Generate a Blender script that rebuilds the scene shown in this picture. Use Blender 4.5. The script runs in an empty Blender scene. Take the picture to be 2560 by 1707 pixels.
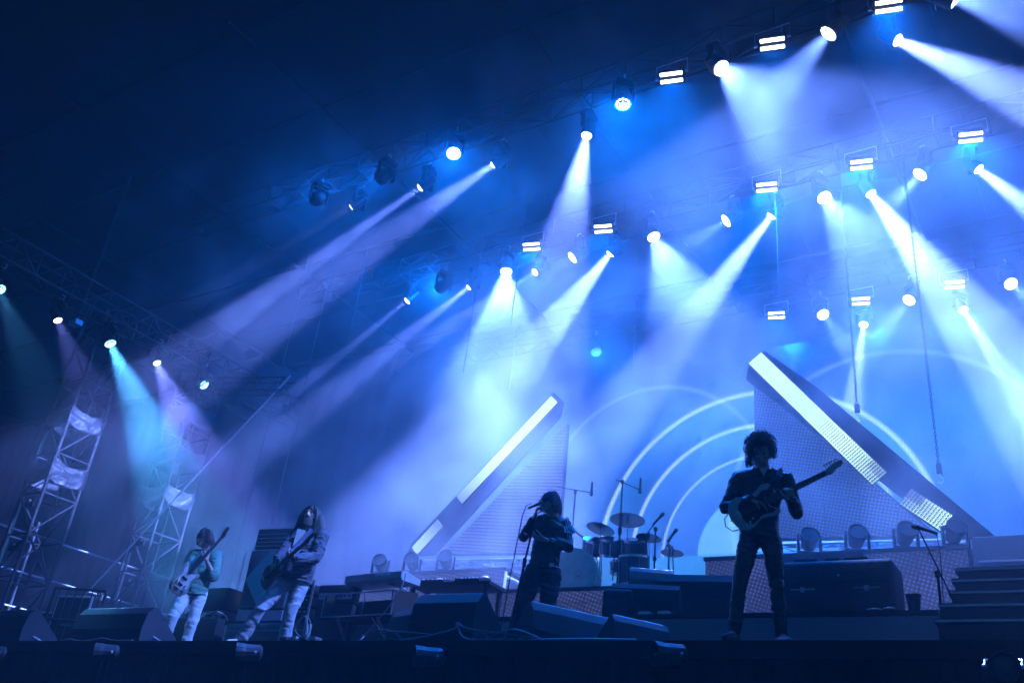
import bpy, bmesh, math, random
from mathutils import Vector, Matrix, Euler
random.seed(7)
SC = bpy.context.scene
COL = SC.collection

# ---------------------------------------------------------------- camera
cam_d = bpy.data.cameras.new('camera')
cam = bpy.data.objects.new('camera', cam_d)
COL.objects.link(cam)
cam_d.sensor_width = 36.0
cam_d.lens = 32.29
cam_d.clip_start = 0.05
cam_d.clip_end = 400.0
cam.matrix_world = Matrix(((0.84583553, 0.16557095, 0.50709813, 0.0),
                           (0.52277944, -0.44641264, -0.72623509, 0.0),
                           (0.10613158, 0.87937592, -0.46414876, -1.5367),
                           (0, 0, 0, 1)))
SC.camera = cam

# ---------------------------------------------------------------- night sky
world = bpy.data.worlds.new('World')
SC.world = world
world.use_nodes = True
wn = world.node_tree.nodes
wn['Background'].inputs['Color'].default_value = (0.04, 0.36, 1.0, 1)
wn['Background'].inputs['Strength'].default_value = 0.17

# ---------------------------------------------------------------- exposure and render settings
SC.view_settings.view_transform = 'Standard'
SC.view_settings.look = 'None'
SC.view_settings.exposure = 0.0
SC.view_settings.gamma = 1.0
SC.cycles.use_denoising = True
try:
    SC.cycles.denoiser = 'OPENIMAGEDENOISE'
except Exception:
    pass
SC.cycles.volume_bounces = 1
SC.cycles.max_bounces = 2
SC.cycles.diffuse_bounces = 1
SC.cycles.glossy_bounces = 1
SC.cycles.transparent_max_bounces = 6
SC.cycles.use_light_tree = True
SC.cycles.use_adaptive_sampling = True
SC.cycles.adaptive_threshold = 0.12
SC.cycles.adaptive_min_samples = 20
SC.cycles.sample_clamp_indirect = 4.0

# ---------------------------------------------------------------- helpers
def rgb(c):
    return (c[0], c[1], c[2], 1)

def mat(name, col, rough=0.6, metal=0.0, var=0.25, scale=8.0, bump=0.0, bscale=60.0, spec=0.5):
    """Principled surface with a little procedural tone variation and grain."""
    m = bpy.data.materials.new(name)
    m.use_nodes = True
    nt = m.node_tree
    b = nt.nodes['Principled BSDF']
    b.inputs['Roughness'].default_value = rough
    b.inputs['Metallic'].default_value = metal
    b.inputs['Specular IOR Level'].default_value = spec
    tc = nt.nodes.new('ShaderNodeTexCoord')
    nz = nt.nodes.new('ShaderNodeTexNoise')
    nz.inputs['Scale'].default_value = scale
    nz.inputs['Detail'].default_value = 5
    nt.links.new(tc.outputs['Object'], nz.inputs['Vector'])
    mx = nt.nodes.new('ShaderNodeMix')
    mx.data_type = 'RGBA'
    mx.inputs[6].default_value = rgb([v * (1 - var) for v in col])
    mx.inputs[7].default_value = rgb([min(1, v * (1 + var)) for v in col])
    nt.links.new(nz.outputs['Fac'], mx.inputs[0])
    nt.links.new(mx.outputs[2], b.inputs['Base Color'])
    if bump > 0:
        n2 = nt.nodes.new('ShaderNodeTexNoise')
        n2.inputs['Scale'].default_value = bscale
        n2.inputs['Detail'].default_value = 3
        nt.links.new(tc.outputs['Object'], n2.inputs['Vector'])
        bp = nt.nodes.new('ShaderNodeBump')
        bp.inputs['Strength'].default_value = bump
        bp.inputs['Distance'].default_value = 0.02
        nt.links.new(n2.outputs['Fac'], bp.inputs['Height'])
        nt.links.new(bp.outputs['Normal'], b.inputs['Normal'])
    return m

def emat(name, col, strength):
    m = bpy.data.materials.new(name)
    m.use_nodes = True
    b = m.node_tree.nodes['Principled BSDF']
    b.inputs['Base Color'].default_value = (0.1, 0.1, 0.1, 1)
    b.inputs['Emission Color'].default_value = rgb(col)
    b.inputs['Emission Strength'].default_value = strength
    m.cycles.emission_sampling = 'NONE'
    return m

def glow(name, col, strength):
    """glowing clear lens: the lamp behind it shines through"""
    m = bpy.data.materials.new(name)
    m.use_nodes = True
    nt = m.node_tree
    nt.nodes.remove(nt.nodes['Principled BSDF'])
    tr = nt.nodes.new('ShaderNodeBsdfTransparent'); em = nt.nodes.new('ShaderNodeEmission'); ad = nt.nodes.new('ShaderNodeAddShader')
    em.inputs['Color'].default_value = rgb(col); em.inputs['Strength'].default_value = strength
    nt.links.new(tr.outputs[0], ad.inputs[0]); nt.links.new(em.outputs[0], ad.inputs[1])
    nt.links.new(ad.outputs[0], nt.nodes['Material Output'].inputs['Surface'])
    m.cycles.emission_sampling = 'NONE'
    return m

def tag(o, label=None, cat=None, group=None, kind=None):
    if label: o['label'] = label
    if cat: o['category'] = cat
    if group: o['group'] = group
    if kind: o['kind'] = kind
    return o

def empty(name, loc=(0, 0, 0), rz=0.0, label=None, cat=None, group=None):
    o = bpy.data.objects.new(name, None)
    o.empty_display_size = 0.1
    COL.objects.link(o)
    o.location = loc
    o.rotation_euler = (0, 0, rz)
    return tag(o, label, cat, group)

class MB:
    """Collects shapes into one mesh."""
    def __init__(self):
        self.bm = bmesh.new()
    def _new(self, verts, faces, mtx=None):
        vs = [self.bm.verts.new(mtx @ Vector(v) if mtx else Vector(v)) for v in verts]
        for f in faces:
            try: self.bm.faces.new([vs[i] for i in f])
            except ValueError: pass
        return vs
    def box(self, lo, hi, mtx=None):
        x0, y0, z0 = lo; x1, y1, z1 = hi
        v = [(x0,y0,z0),(x1,y0,z0),(x1,y1,z0),(x0,y1,z0),(x0,y0,z1),(x1,y0,z1),(x1,y1,z1),(x0,y1,z1)]
        self._new(v, [(0,3,2,1),(4,5,6,7),(0,1,5,4),(1,2,6,5),(2,3,7,6),(3,0,4,7)], mtx)
        return self
    def cbox(self, c, s, mtx=None):
        return self.box([c[i]-s[i]/2 for i in range(3)], [c[i]+s[i]/2 for i in range(3)], mtx)
    def bbox(self, lo, hi, b=0.01, mtx=None, seg=2):
        """bevelled box"""
        t = bmesh.new()
        bmesh.ops.create_cube(t, size=1)
        for v in t.verts:
            v.co = Vector([(lo[i]+hi[i])/2 + v.co[i]*(hi[i]-lo[i]) for i in range(3)])
        bmesh.ops.bevel(t, geom=list(t.edges), offset=b, segments=seg, affect='EDGES', profile=0.5)
        self.merge(t, mtx)
        return self
    def merge(self, t, mtx=None):
        t.verts.ensure_lookup_table(); t.verts.index_update()
        vs = [self.bm.verts.new(mtx @ v.co if mtx else v.co) for v in t.verts]
        for f in t.faces:
            try: self.bm.faces.new([vs[v.index] for v in f.verts])
            except ValueError: pass
        t.free()
    def prism(self, prof, d0, d1, axis='y', mtx=None):
        """closed 2D outline extruded along an axis; prof in the other two axes"""
        def p(a, b, d):
            return {'x': (d, a, b), 'y': (a, d, b), 'z': (a, b, d)}[axis]
        n = len(prof)
        v = [p(a, b, d0) for a, b in prof] + [p(a, b, d1) for a, b in prof]
        self._new(v, [tuple(range(n)), tuple(range(2*n-1, n-1, -1))] +
                  [(i, i+n, (i+1) % n + n, (i+1) % n) for i in range(n)], mtx)
        return self
    def tube(self, pts, r, seg=8, cap=True, mtx=None):
        """swept round bar along points; r a number or a list"""
        pts = [Vector(p) for p in pts]
        n = len(pts)
        rs = r if isinstance(r, (list, tuple)) else [r]*n
        rings = []
        prev = None
        for i, p in enumerate(pts):
            a = pts[max(0, i-1)]; b = pts[min(n-1, i+1)]
            t = (b-a).normalized() if (b-a).length > 1e-9 else Vector((0, 0, 1))
            if prev is None:
                u = t.orthogonal().normalized()
            else:
                u = prev - t*prev.dot(t)
                u = u.normalized() if u.length > 1e-6 else t.orthogonal().normalized()
            prev = u
            w = t.cross(u)
            ring = []
            for k in range(seg):
                an = 2*math.pi*k/seg
                q = p + (u*math.cos(an) + w*math.sin(an))*rs[i]
                ring.append(self.bm.verts.new(mtx @ q if mtx else q))
            rings.append(ring)
        for i in range(n-1):
            for k in range(seg):
                self.bm.faces.new([rings[i][k], rings[i][(k+1) % seg], rings[i+1][(k+1) % seg], rings[i+1][k]])
        if cap and seg > 2:
            self.bm.faces.new(rings[0][::-1]); self.bm.faces.new(rings[-1])
        return self
    def lathe(self, prof, seg=24, mtx=None, cap=True):
        """(r, z) outline turned about z"""
        rings = []
        for r, z in prof:
            ring = []
            for k in range(seg):
                a = 2*math.pi*k/seg
                q = Vector((r*math.cos(a), r*math.sin(a), z))
                ring.append(self.bm.verts.new(mtx @ q if mtx else q))
            rings.append(ring)
        for i in range(len(rings)-1):
            for k in range(seg):
                self.bm.faces.new([rings[i][k], rings[i][(k+1) % seg], rings[i+1][(k+1) % seg], rings[i+1][k]])
        if cap:
            self.bm.faces.new(rings[0][::-1]); self.bm.faces.new(rings[-1])
        return self
    def ball(self, c, r, u=12, v=8, mtx=None):
        t = bmesh.new()
        bmesh.ops.create_uvsphere(t, u_segments=u, v_segments=v, radius=1)
        rr = r if isinstance(r, (list, tuple)) else (r, r, r)
        for q in t.verts:
            q.co = Vector((c[0]+q.co.x*rr[0], c[1]+q.co.y*rr[1], c[2]+q.co.z*rr[2]))
        self.merge(t, mtx)
        return self
    def build(self, name, m, parent=None, smooth=False, loc=None, rot=None):
        bmesh.ops.recalc_face_normals(self.bm, faces=self.bm.faces)
        me = bpy.data.meshes.new(name)
        self.bm.to_mesh(me); self.bm.free()
        if smooth:
            me.polygons.foreach_set('use_smooth', [True]*len(me.polygons))
            try: me.set_sharp_from_angle(angle=math.radians(40))
            except Exception: pass
        me.materials.append(m)
        return link(name, me, parent, loc, rot)

def link(name, me, parent=None, loc=None, rot=None):
    o = bpy.data.objects.new(name, me)
    COL.objects.link(o)
    if parent: o.parent = parent
    if loc is not None: o.location = loc
    if rot is not None: o.rotation_euler = rot
    return o

def aim(frm, to, up=Vector((0, 0, 1))):
    """rotation whose -Z looks from frm to to"""
    return (Vector(to)-Vector(frm)).to_track_quat('-Z', 'Y').to_euler()

def frame(o, xa, ya, za):
    """matrix from origin and three axes"""
    return Matrix(((xa[0], ya[0], za[0], o[0]), (xa[1], ya[1], za[1], o[1]), (xa[2], ya[2], za[2], o[2]), (0, 0, 0, 1)))

# ---------------------------------------------------------------- materials
M = {}
M['black'] = mat('black paint', (0.011, 0.011, 0.012), 0.7, spec=.2)
M['fixture'] = mat('black fixture casing', (0.009, 0.009, 0.010), 0.5, spec=.2)
M['steel'] = mat('galvanised steel', (0.45, 0.46, 0.48), 0.35, 0.9)
M['alu'] = mat('aluminium truss', (0.30, 0.31, 0.33), 0.4, 0.8)
M['truss'] = mat('black powder coated truss', (0.012, 0.012, 0.014), 0.6)
M['chrome'] = mat('chrome', (0.6, 0.6, 0.62), 0.15, 1.0)
M['deck'] = mat('black stage deck', (0.012, 0.012, 0.013), 0.7, bump=0.2, spec=.25)
M['drape'] = mat('black drape', (0.008, 0.008, 0.009), 0.9)
# ---------------------------------------------------------------- haze in the air
bmh = MB().box((-60, -40, -3.75), (40, 60, 12.6))
mh = bpy.data.materials.new('haze air')
mh.use_nodes = True
nt = mh.node_tree
nt.nodes.remove(nt.nodes['Principled BSDF'])
pv = nt.nodes.new('ShaderNodeVolumePrincipled')
pv.inputs['Color'].default_value = (0.86, 0.9, 0.97, 1)
pv.inputs['Density'].default_value = HAZE = 0.007
pv.inputs['Anisotropy'].default_value = 0.25
pv.inputs['Density Attribute'].default_value = ''
nt.links.new(pv.outputs['Volume'], nt.nodes['Material Output'].inputs['Volume'])
haze = bmh.build('haze', mh)
tag(haze, 'thin theatrical haze filling the whole stage', 'haze', kind='stuff')

# ---------------------------------------------------------------- lamps
BLUE = (0.0, 0.155, 1.0)
LIL = (0.17, 0.268, 1.0)
WHT = (0.14, 0.268, 1.0)
CYA = (0.08, 0.42, 0.95)
VIO = (0.20, 0.24, 1.0)
STROBES = [(-1.27,9.89,9.0),(-2.89,9.87,9.0),(-4.48,9.87,9.0),
  (-0.71,13.13,9.0),(-2.40,13.12,9.0),(-4.02,13.08,9.0),(-7.28,13.08,9.0),(-8.92,13.07,9.0),
  (-1.65,17.57,9.0),(-3.46,17.55,9.0),(-5.24,17.50,9.0)]
LAMPS = [
('A',(-3.62,9.74,8.70),(-2.76,9.64,7.41),21,50),
('B',(-2.07,9.75,8.70),(-2.94,9.65,7.66),14,42),
('C',(-9.65,13.30,8.70),(-9.28,13.20,5.35),22,90),
('D',(-6.31,13.34,8.70),(-5.37,13.24,6.41),20,46),
('E',(-3.11,13.39,8.70),(-2.32,13.09,7.00),19,36),
('F',(-1.55,13.39,8.70),(-2.41,13.09,7.62),11,36),
('G',(-8.47,9.67,8.70),(-7.73,9.07,6.23),50,6),
('H',(-5.27,9.81,8.70),(-5.08,9.61,7.11),62,5),
('I',(-4.89,13.38,8.70),(-5.67,13.08,8.07),10,12),
('J',(-4.20,17.34,8.70),(-3.26,16.54,6.85),10,12),
('K',(-2.50,17.37,8.70),(-3.24,16.57,7.34),10,15),
('L',(-0.66,17.43,8.70),(-0.07,16.63,7.39),10,15),
('M',(-9.53,17.21,8.70),(-8.84,16.71,7.32),55,1.5),
('N',(-8.11,13.37,8.70),(-8.73,13.07,8.07),12,12),
('O',(-11.38,13.30,8.70),(-13.02,14.10,8.94),62,10),
('S',(-11.74,9.67,8.70),(-12.87,10.17,9.14),62,2.4),
('T',(-10.13,9.67,8.70),(-12.54,10.17,8.83),62,2.4),
('U',(-0.45,9.86,8.70),(0.40,10.26,8.35),18,44),
('b1',(-8.17,10.44,8.92),(-12.97,10.14,6.47),6,190),
('b2',(-9.83,10.44,8.92),(-11.32,10.14,7.85),3.2,230),
('b3',(-6.28,10.46,8.92),(-6.54,10.46,6.46),9.5,150),
('b4',(-7.51,13.84,8.92),(-10.59,14.04,5.59),9,330),
('b5',(-4.20,13.86,8.92),(-6.55,14.06,6.23),7,330),
('b6',(-2.42,13.91,8.92),(-0.65,14.11,5.04),8.5,380),
('b7',(-0.70,13.93,8.92),(-0.02,14.13,7.97),7,320),
('b8',(-1.27,10.51,8.92),(0.14,10.71,7.45),8,210),
('b9',(-3.50,17.81,8.55),(-3.69,17.21,6.56),5,190),
('b10',(-1.58,17.89,8.55),(-0.78,17.29,6.17),5.5,220),
('b11',(-10.99,13.82,8.92),(-13.33,13.52,7.16),4,190),
('b12',(-12.72,13.79,8.92),(-13.46,13.49,8.07),2.5,150),
('b13',(-9.31,13.85,8.92),(-9.59,13.55,8.49),3,90),
('b14',(-11.49,10.37,8.92),(-12.83,10.07,8.11),3,14),
('P',(-17.50,9.95,6.75),(-16.39,10.55,5.10),11,62),
('Q',(-17.50,12.55,6.95),(-15.78,13.15,5.68),8,1),
('R',(-17.50,7.38,6.66),(-15.62,7.98,4.43),9,10),
('b15',(-17.50,11.18,6.86),(-16.53,11.78,5.22),13,30),
('b16',(-17.50,8.70,6.65),(-16.59,9.30,5.17),11,9),
]
STROBE_W = 285.0
# ---------------------------------------------------------------- light fixtures
M['lens_hot'] = glow('burning lens', (0.80, 0.88, 1.0), 9.0)
M['lens_mid'] = glow('glowing lens', (0.55, 0.70, 1.0), 2.6)
M['lens_dim'] = glow('dim lens', (0.25, 0.50, 1.0), 0.7)
M['lens_cyan'] = glow('cyan lens', (0.35, 0.85, 0.95), 2.2)
M['lens_lilac'] = glow('lilac lens', (0.66, 0.68, 1.0), 3.0)
M['tube_hot'] = emat('burning strobe tube', (0.85, 0.92, 1.0), 7.0)
M['glass_dark'] = mat('dark lens glass', (0.008, 0.009, 0.011), 0.5, spec=.2)

def mesh_of(mb, name, m, smooth=False):
    o = mb.build(name, m, None, smooth)
    me = o.data
    bpy.data.objects.remove(o)
    return me

# parts shared by all the moving heads (head and lens look along -Z)
F_CLAMP = mesh_of(MB().box((-.03,-.02,0),(.03,.02,.06)).tube([(0,-.06,.10),(0,-.04,.06),(0,.04,.06),(0,.06,.10),(0,.04,.145),(0,-.02,.16)], .012, 6), 'clamp', M['steel'])
F_BASE = mesh_of(MB().bbox((-.15,-.11,-.10),(.15,.11,0), .02).box((-.16,-.03,-.075),(.16,.03,-.03)), 'base', M['fixture'], True)
F_YOKE = mesh_of(MB().bbox((-.19,-.05,-.135),(.19,.05,-.105), .01).bbox((-.19,-.045,-.40),(-.15,.045,-.13), .012).bbox((.15,-.045,-.40),(.19,.045,-.13), .012), 'yoke', M['fixture'], True)
def head_mesh(r):
    return mesh_of(MB().lathe([(r*.55,.17),(r*.8,.15),(r*.86,.05),(r*1.0,-.02),(r*1.08,-.10),(r*1.08,-.16),(r*.98,-.16),(r*.96,-.10),(r*.94,.0),(r*.86,.10),(r*.5,.13)], 24), 'head', M['fixture'], True)
F_HEADW, F_HEADB = head_mesh(.135), head_mesh(.105)
def cells_mesh(r):
    mb = MB()
    for ring, n in ((0, 1), (1, 6), (2, 12)):
        for k in range(n):
            a = 2*math.pi*k/n + .2
            q = ring*r*.40
            mb.lathe([(r*.165, -.145), (r*.165, -.152), (r*.08, -.158)], 8, Matrix.Translation((q*math.cos(a), q*math.sin(a), -.05*(1-(q/r)**2))))
    return mb
F_CELLS = {k: mesh_of(cells_mesh(.125), 'led_cells', M[k]) for k in ('lens_hot', 'lens_mid', 'lens_dim', 'lens_cyan')}
F_DISC = {k: mesh_of(MB().lathe([(.085,-.146),(.075,-.165),(.05,-.182),(.02,-.190),(.001,-.191)], 20), 'lens', M[k], True) for k in ('lens_hot', 'lens_lilac', 'lens_dim')}
F_GLASS = mesh_of(MB().lathe([(.13,-.141),(.001,-.145)], 20), 'lens', M['glass_dark'])

def moving_head(name, lamp_pos, tgt, wash, lensmat, label, cat, group, half=10, power=0.0, col=WHT, hang=True, top=None):
    d = (Vector(tgt)-Vector(lamp_pos)).normalized()
    piv = Vector(lamp_pos) - d*0.17
    sgn = 1 if hang else -1
    baseloc = piv + Vector((0, 0, .32*sgn))
    t = empty(name, baseloc, math.atan2(d.y, d.x) - math.pi/2, label, cat, group)
    inv = Matrix.Translation(baseloc) @ Matrix.Rotation(t.rotation_euler.z, 4, 'Z')
    inv = inv.inverted()
    flip = (0, 0, 0) if hang else (math.pi, 0, 0)
    if hang:
        link('clamp', F_CLAMP, t)
    link('base', F_BASE, t, rot=flip)
    link('yoke', F_YOKE, t, rot=flip)
    q = d.to_track_quat('-Z', 'Y').to_matrix().to_4x4()
    hm = inv @ Matrix.Translation(piv) @ q
    h = link('head', F_HEADW if wash else F_HEADB, t)
    h.matrix_local = hm
    if wash:
        if not lensmat:
            link('lens', F_GLASS, h)
        else:
            link('led_cells', F_CELLS[lensmat], h)
    else:
        link('lens', F_DISC[lensmat], h)
    if power > 0:
        ld = bpy.data.lights.new('lamp', 'SPOT')
        ld.energy = power; ld.color = col
        ld.spot_size = math.radians(min(150, half*2*1.15)); ld.spot_blend = 0.55 if wash else 0.4
        ld.shadow_soft_size = 0.05
        o = bpy.data.objects.new('lamp', ld); COL.objects.link(o)
        o.parent = t
        o.matrix_local = inv @ Matrix.Translation(piv + d*(.06 if wash else .0)) @ q
    return t

ORD = ['first', 'second', 'third', 'fourth', 'fifth', 'sixth', 'seventh', 'eighth']
ROWN = {1: 'front', 2: 'middle', 3: 'rear'}
def rowof(y): return 1 if y < 11.5 else (2 if y < 15.5 else 3)
PW = 400.0
RIGHTWARD = set('A C D E J L M U'.split())
for wash in (True, False):
    sel = [l for l in LAMPS if l[0] not in ('P','Q','R','b15','b16') and (l[0][0] != 'b') == wash]
    for r in (1, 2, 3):
        row = sorted([l for l in sel if rowof(l[1][1]) == r], key=lambda l: -l[1][0])
        for i, (k, a, b, half, p) in enumerate(row):
            way = 'right' if b[0] > a[0] else 'left'
            if wash:
                lab = '%s round LED wash light from the right on the %s truss' % (ORD[i], ROWN[r])
                lm = ('lens_dim' if k in 'STM' else 'lens_mid') if k in 'MOSTH' else ('lens_hot' if (p >= 9 or k == 'G') else ('lens_mid' if p > 1.2 else 'lens_dim'))
                moving_head('wash_light', a, b, True, lm, lab, 'stage light', 'round wash lights on the overhead trusses', half, PW*p, BLUE if k in 'MOSTGH' else WHT)
            else:
                lab = '%s narrow beam light from the right on the %s truss' % (ORD[i], ROWN[r])
                lm = 'lens_hot' if p >= 150 else ('lens_lilac' if p > 10 else 'lens_dim')
                moving_head('beam_light', a, b, False, lm, lab, 'stage light', 'narrow beam lights on the overhead trusses', half, PW*p, LIL)
side = dict((l[0], l) for l in LAMPS)
for k, lab in (('P', 'round cyan wash light with the brightest beam on the left side truss'),
               ('Q', 'round cyan wash light at the inner end of the left side truss'),
               ('R', 'round cyan wash light cut by the left picture edge')):
    _, a, b, half, p = side[k]
    moving_head('wash_light', a, b, True, 'lens_cyan', lab, 'stage light', 'lamps on the left side truss', half, PW*p, CYA)
for k, lab in (('b15', 'small lamp throwing a violet cone on the left side truss'),
               ('b16', 'small lamp throwing a faint blue cone at far left')):
    _, a, b, half, p = side[k]
    moving_head('beam_light', a, b, False, 'lens_lilac', lab, 'stage light', 'lamps on the left side truss', half, PW*p, VIO)

# strobes: a housing with two bright tubes on a bracket
S_HOUSE = mesh_of(MB().bbox((-.20,-.12,-.01),(.20,.12,.12), .015).box((-.20,-.02,.12),(.20,.02,.15)), 'housing', M['fixture'], True)
S_TUBE = mesh_of(MB().bbox((-.172,-.027,-.035),(.172,.027,-.015), .006), 'tube', M['tube_hot'], True)
S_BRK = mesh_of(MB().tube([(-.26,0,.05),(-.26,0,.30),(.26,0,.30),(.26,0,.05)], .012, 6).box((-.27,-.02,.03),(-.225,.02,.07)).box((.225,-.02,.03),(.27,.02,.07)), 'bracket', M['steel'])
cnt = {1: 0, 2: 0, 3: 0}
for s in STROBES:
    r = rowof(s[1])
    lab = '%s lit double-tube strobe from the right on the %s truss' % (ORD[cnt[r]], ROWN[r])
    cnt[r] += 1
    t = empty('strobe_light', s, 0, lab, 'strobe', 'double-tube strobes on the overhead trusses')
    e = aim(s, (s[0]+.2, s[1]-.75, s[2]-1.0))
    b = link('bracket', S_BRK, t)
    h = link('housing', S_HOUSE, t, rot=e)
    for sy in (-.055, .055):
        link('tube', S_TUBE, h, loc=(0, sy, 0))
    ld = bpy.data.lights.new('lamp', 'AREA')
    ld.energy = STROBE_W * (.55 if r == 1 else (1.35 if r == 2 else .35)); ld.color = BLUE; ld.shape = 'RECTANGLE'; ld.size = .40; ld.size_y = .22; ld.spread = math.radians({1: 160, 2: 165, 3: 150}[r])
    o = bpy.data.objects.new('lamp', ld); COL.objects.link(o); o.parent = t; o.location = (0, -.14, -.20); o.rotation_euler = ({1: .62, 2: .45, 3: .1}[r], 0, 0)

# ---------------------------------------------------------------- trusses
def box_truss(name, p0, p1, w, bay, label, group=None, rad=.024, parts=False, m='truss'):
    p0 = Vector(p0); p1 = Vector(p1)
    d = (p1-p0); Ln = d.length; d.normalize()
    ref = Vector((0, 0, 1)) if abs(d.z) < .9 else Vector((0, 1, 0))
    s = d.cross(ref).normalized(); u = s.cross(d)
    t = empty(name, p0, 0, label, 'truss', group)
    cs = [(-1, -1), (1, -1), (1, 1), (-1, 1)]
    for a, b in cs:
        o = s*(a*w/2) + u*(b*w/2)
        MB().tube([o, o + d*Ln], rad, 8).build('chord', M[m], t, True)
    n = max(1, int(Ln/bay))
    mb = MB()
    for i in range(n):
        q0, q1 = d*(Ln*i/n), d*(Ln*(i+1)/n)
        for k in range(4):
            c0 = s*(cs[k][0]*w/2) + u*(cs[k][1]*w/2)
            k2 = (k+1) % 4
            c1 = s*(cs[k2][0]*w/2) + u*(cs[k2][1]*w/2)
            a, b = (q0+c0, q1+c1) if (i+k) % 2 else (q0+c1, q1+c0)
            if parts:
                MB().tube([a, b], rad*.6, 6).build('brace', M[m], t)
                MB().tube([q0+c0, q0+c1], rad*.6, 6).build('rung', M[m], t)
            else:
                mb.tube([a, b], rad*.6, 5)
                mb.tube([q0+c0, q0+c1], rad*.6, 5)
    if not parts:
        mb.build('lacing', M[m], t)
    else:
        mb.bm.free()
    return t
for r, y in ((1, 10.15), (2, 13.55), (3, 17.6)):
    box_truss('lighting_truss', (-16.0, y, 9.62), (4.5, y, 9.62), .40, .8, 'long dark lattice truss carrying the %s row of overhead lamps' % ROWN[r], 'overhead trusses', rad=.018)
box_truss('side_truss', (-17.5, 4.5, 7.45), (-17.5, 15.5, 7.45), .55, .55, 'lattice truss at left holding the cyan and violet side lamps', parts=False)
box_truss('cross_truss', (-17.2, 12.3, 6.75), (-14.3, 12.3, 6.30), .30, .4, 'short sloping truss arm where the bright guy wire ends', rad=.02)

# ---------------------------------------------------------------- stage, ground, roof
M['fascia'] = mat('stage front cloth', (0.006, 0.006, 0.007), 0.9, bump=.3, bscale=200)
M['groundm'] = mat('trodden ground', (0.03, 0.028, 0.025), 0.9, bump=.4, bscale=6)
M['carpet'] = mat('grey riser carpet', (0.30, 0.32, 0.35), 0.95, var=.35, scale=60, bump=.6, bscale=300)
g = MB().box((-58,-38,-2.75),(38,58,-2.7)).build('ground', M['groundm']); tag(g, kind='structure')
g = MB().box((-48,7.55,-.12),(10,20.5,0)).build('stage_floor', M['deck']); tag(g, kind='structure')
g = empty('stage_front'); tag(g, kind='structure')
for i in range(16):
    x0 = -22 + i*2
    mb = MB()
    n = 40
    for k in range(n):
        a, b = x0 + 2*k/n + .004, x0 + 2*(k+1)/n - .002*(k == n-1)
        ya = 7.60 + .018*math.sin(k*1.9 + i); yb = 7.60 + .018*math.sin((k+1)*1.9 + i)
        vs = [mb.bm.verts.new(v) for v in ((a-.004*(k > 0), ya, -2.7), (b, yb, -2.7), (b, yb, -.125), (a-.004*(k > 0), ya, -.125))]
        mb.bm.faces.new(vs)
    bmesh.ops.remove_doubles(mb.bm, verts=mb.bm.verts, dist=.006)
    mb.build('drape_panel', M['fascia'], g, True)
MB().box((-22,7.53,-.13),(10,7.56,.004)).build('edge_trim', M['black'], g)

M['roofm'] = mat('dark roof skin', (0.006, 0.007, 0.009), 0.95, scale=1.5, bump=.3, bscale=4, spec=.1)
rt = empty('stage_roof', (-7, 13, 12), 0, 'dark roof skin with faint purlins high over the stage', 'roof')
for i in range(14):
    x0 = -49 + i*4
    MB().box((x0+7, -9.5, 0), (x0+3.995+7, 8.0, .05)).build('roof_panel', M['roofm'], rt)
for i in range(6):
    y = -5.2 + i*2.4
    MB().tube([(-40,y,-.12),(14,y,-.12)], .05, 8).build('purlin', M['roofm'], rt)
for i in range(9):
    x = -31.8 + i*5.2
    MB().tube([(x,-5.6,-.26),(x,8,-.26)], .045, 8).build('rafter', M['roofm'], rt)

bc = empty('sky_cover_curtain', (-20, 20.2, 0), 0, 'black curtain added at the far back to cover the blue sky', 'curtain')
for i in range(14):  # added dark backing that keeps the blue sky out of view
    x0 = -26 + i*4
    pts = []
    mb = MB()
    lo = [mb.bm.verts.new((x0+k*.2, .06*math.sin(k*1.7+i), -.0)) for k in range(21)]
    hi = [mb.bm.verts.new((x0+k*.2, .06*math.sin(k*1.7+i), 11.9)) for k in range(21)]
    for k in range(20):
        mb.bm.faces.new([lo[k], lo[k+1], hi[k+1], hi[k]])
    mb.build('curtain_panel', M['drape'], bc, True)

# ---------------------------------------------------------------- risers and LED faces
class NT:
    """tiny helper for node maths"""
    def __init__(self, m):
        self.nt = m.node_tree
    def n(self, op, a, b=None, c=None, clamp=False):
        x = self.nt.nodes.new('ShaderNodeMath'); x.operation = op; x.use_clamp = clamp
        for i, v in enumerate((a, b, c)):
            if v is None: continue
            if isinstance(v, (int, float)): x.inputs[i].default_value = v
            else: self.nt.links.new(v, x.inputs[i])
        return x.outputs[0]
    def xyz(self):
        tc = self.nt.nodes.new('ShaderNodeTexCoord'); s = self.nt.nodes.new('ShaderNodeSeparateXYZ')
        self.nt.links.new(tc.outputs['Object'], s.inputs[0])
        return s.outputs
    def step(self, v, a, b, lo=0.0, hi=1.0):
        x = self.nt.nodes.new('ShaderNodeMapRange'); x.interpolation_type = 'SMOOTHSTEP'
        self.nt.links.new(v, x.inputs[0])
        x.inputs[1].default_value = a; x.inputs[2].default_value = b; x.inputs[3].default_value = lo; x.inputs[4].default_value = hi
        return x.outputs[0]
    def noise(self, scale, detail=3):
        tc = self.nt.nodes.new('ShaderNodeTexCoord'); x = self.nt.nodes.new('ShaderNodeTexNoise')
        x.inputs['Scale'].default_value = scale; x.inputs['Detail'].default_value = detail
        self.nt.links.new(tc.outputs['Object'], x.inputs['Vector'])
        return x.outputs['Fac']
    def col(self, v, c):
        x = self.nt.nodes.new('ShaderNodeVectorMath'); x.operation = 'SCALE'
        x.inputs[0].default_value = c
        if isinstance(v, (int, float)): x.inputs['Scale'].default_value = v
        else: self.nt.links.new(v, x.inputs['Scale'])
        return x.outputs[0]
    def add(self, a, b):
        x = self.nt.nodes.new('ShaderNodeVectorMath'); x.operation = 'ADD'
        self.nt.links.new(a, x.inputs[0]); self.nt.links.new(b, x.inputs[1])
        return x.outputs[0]

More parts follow.
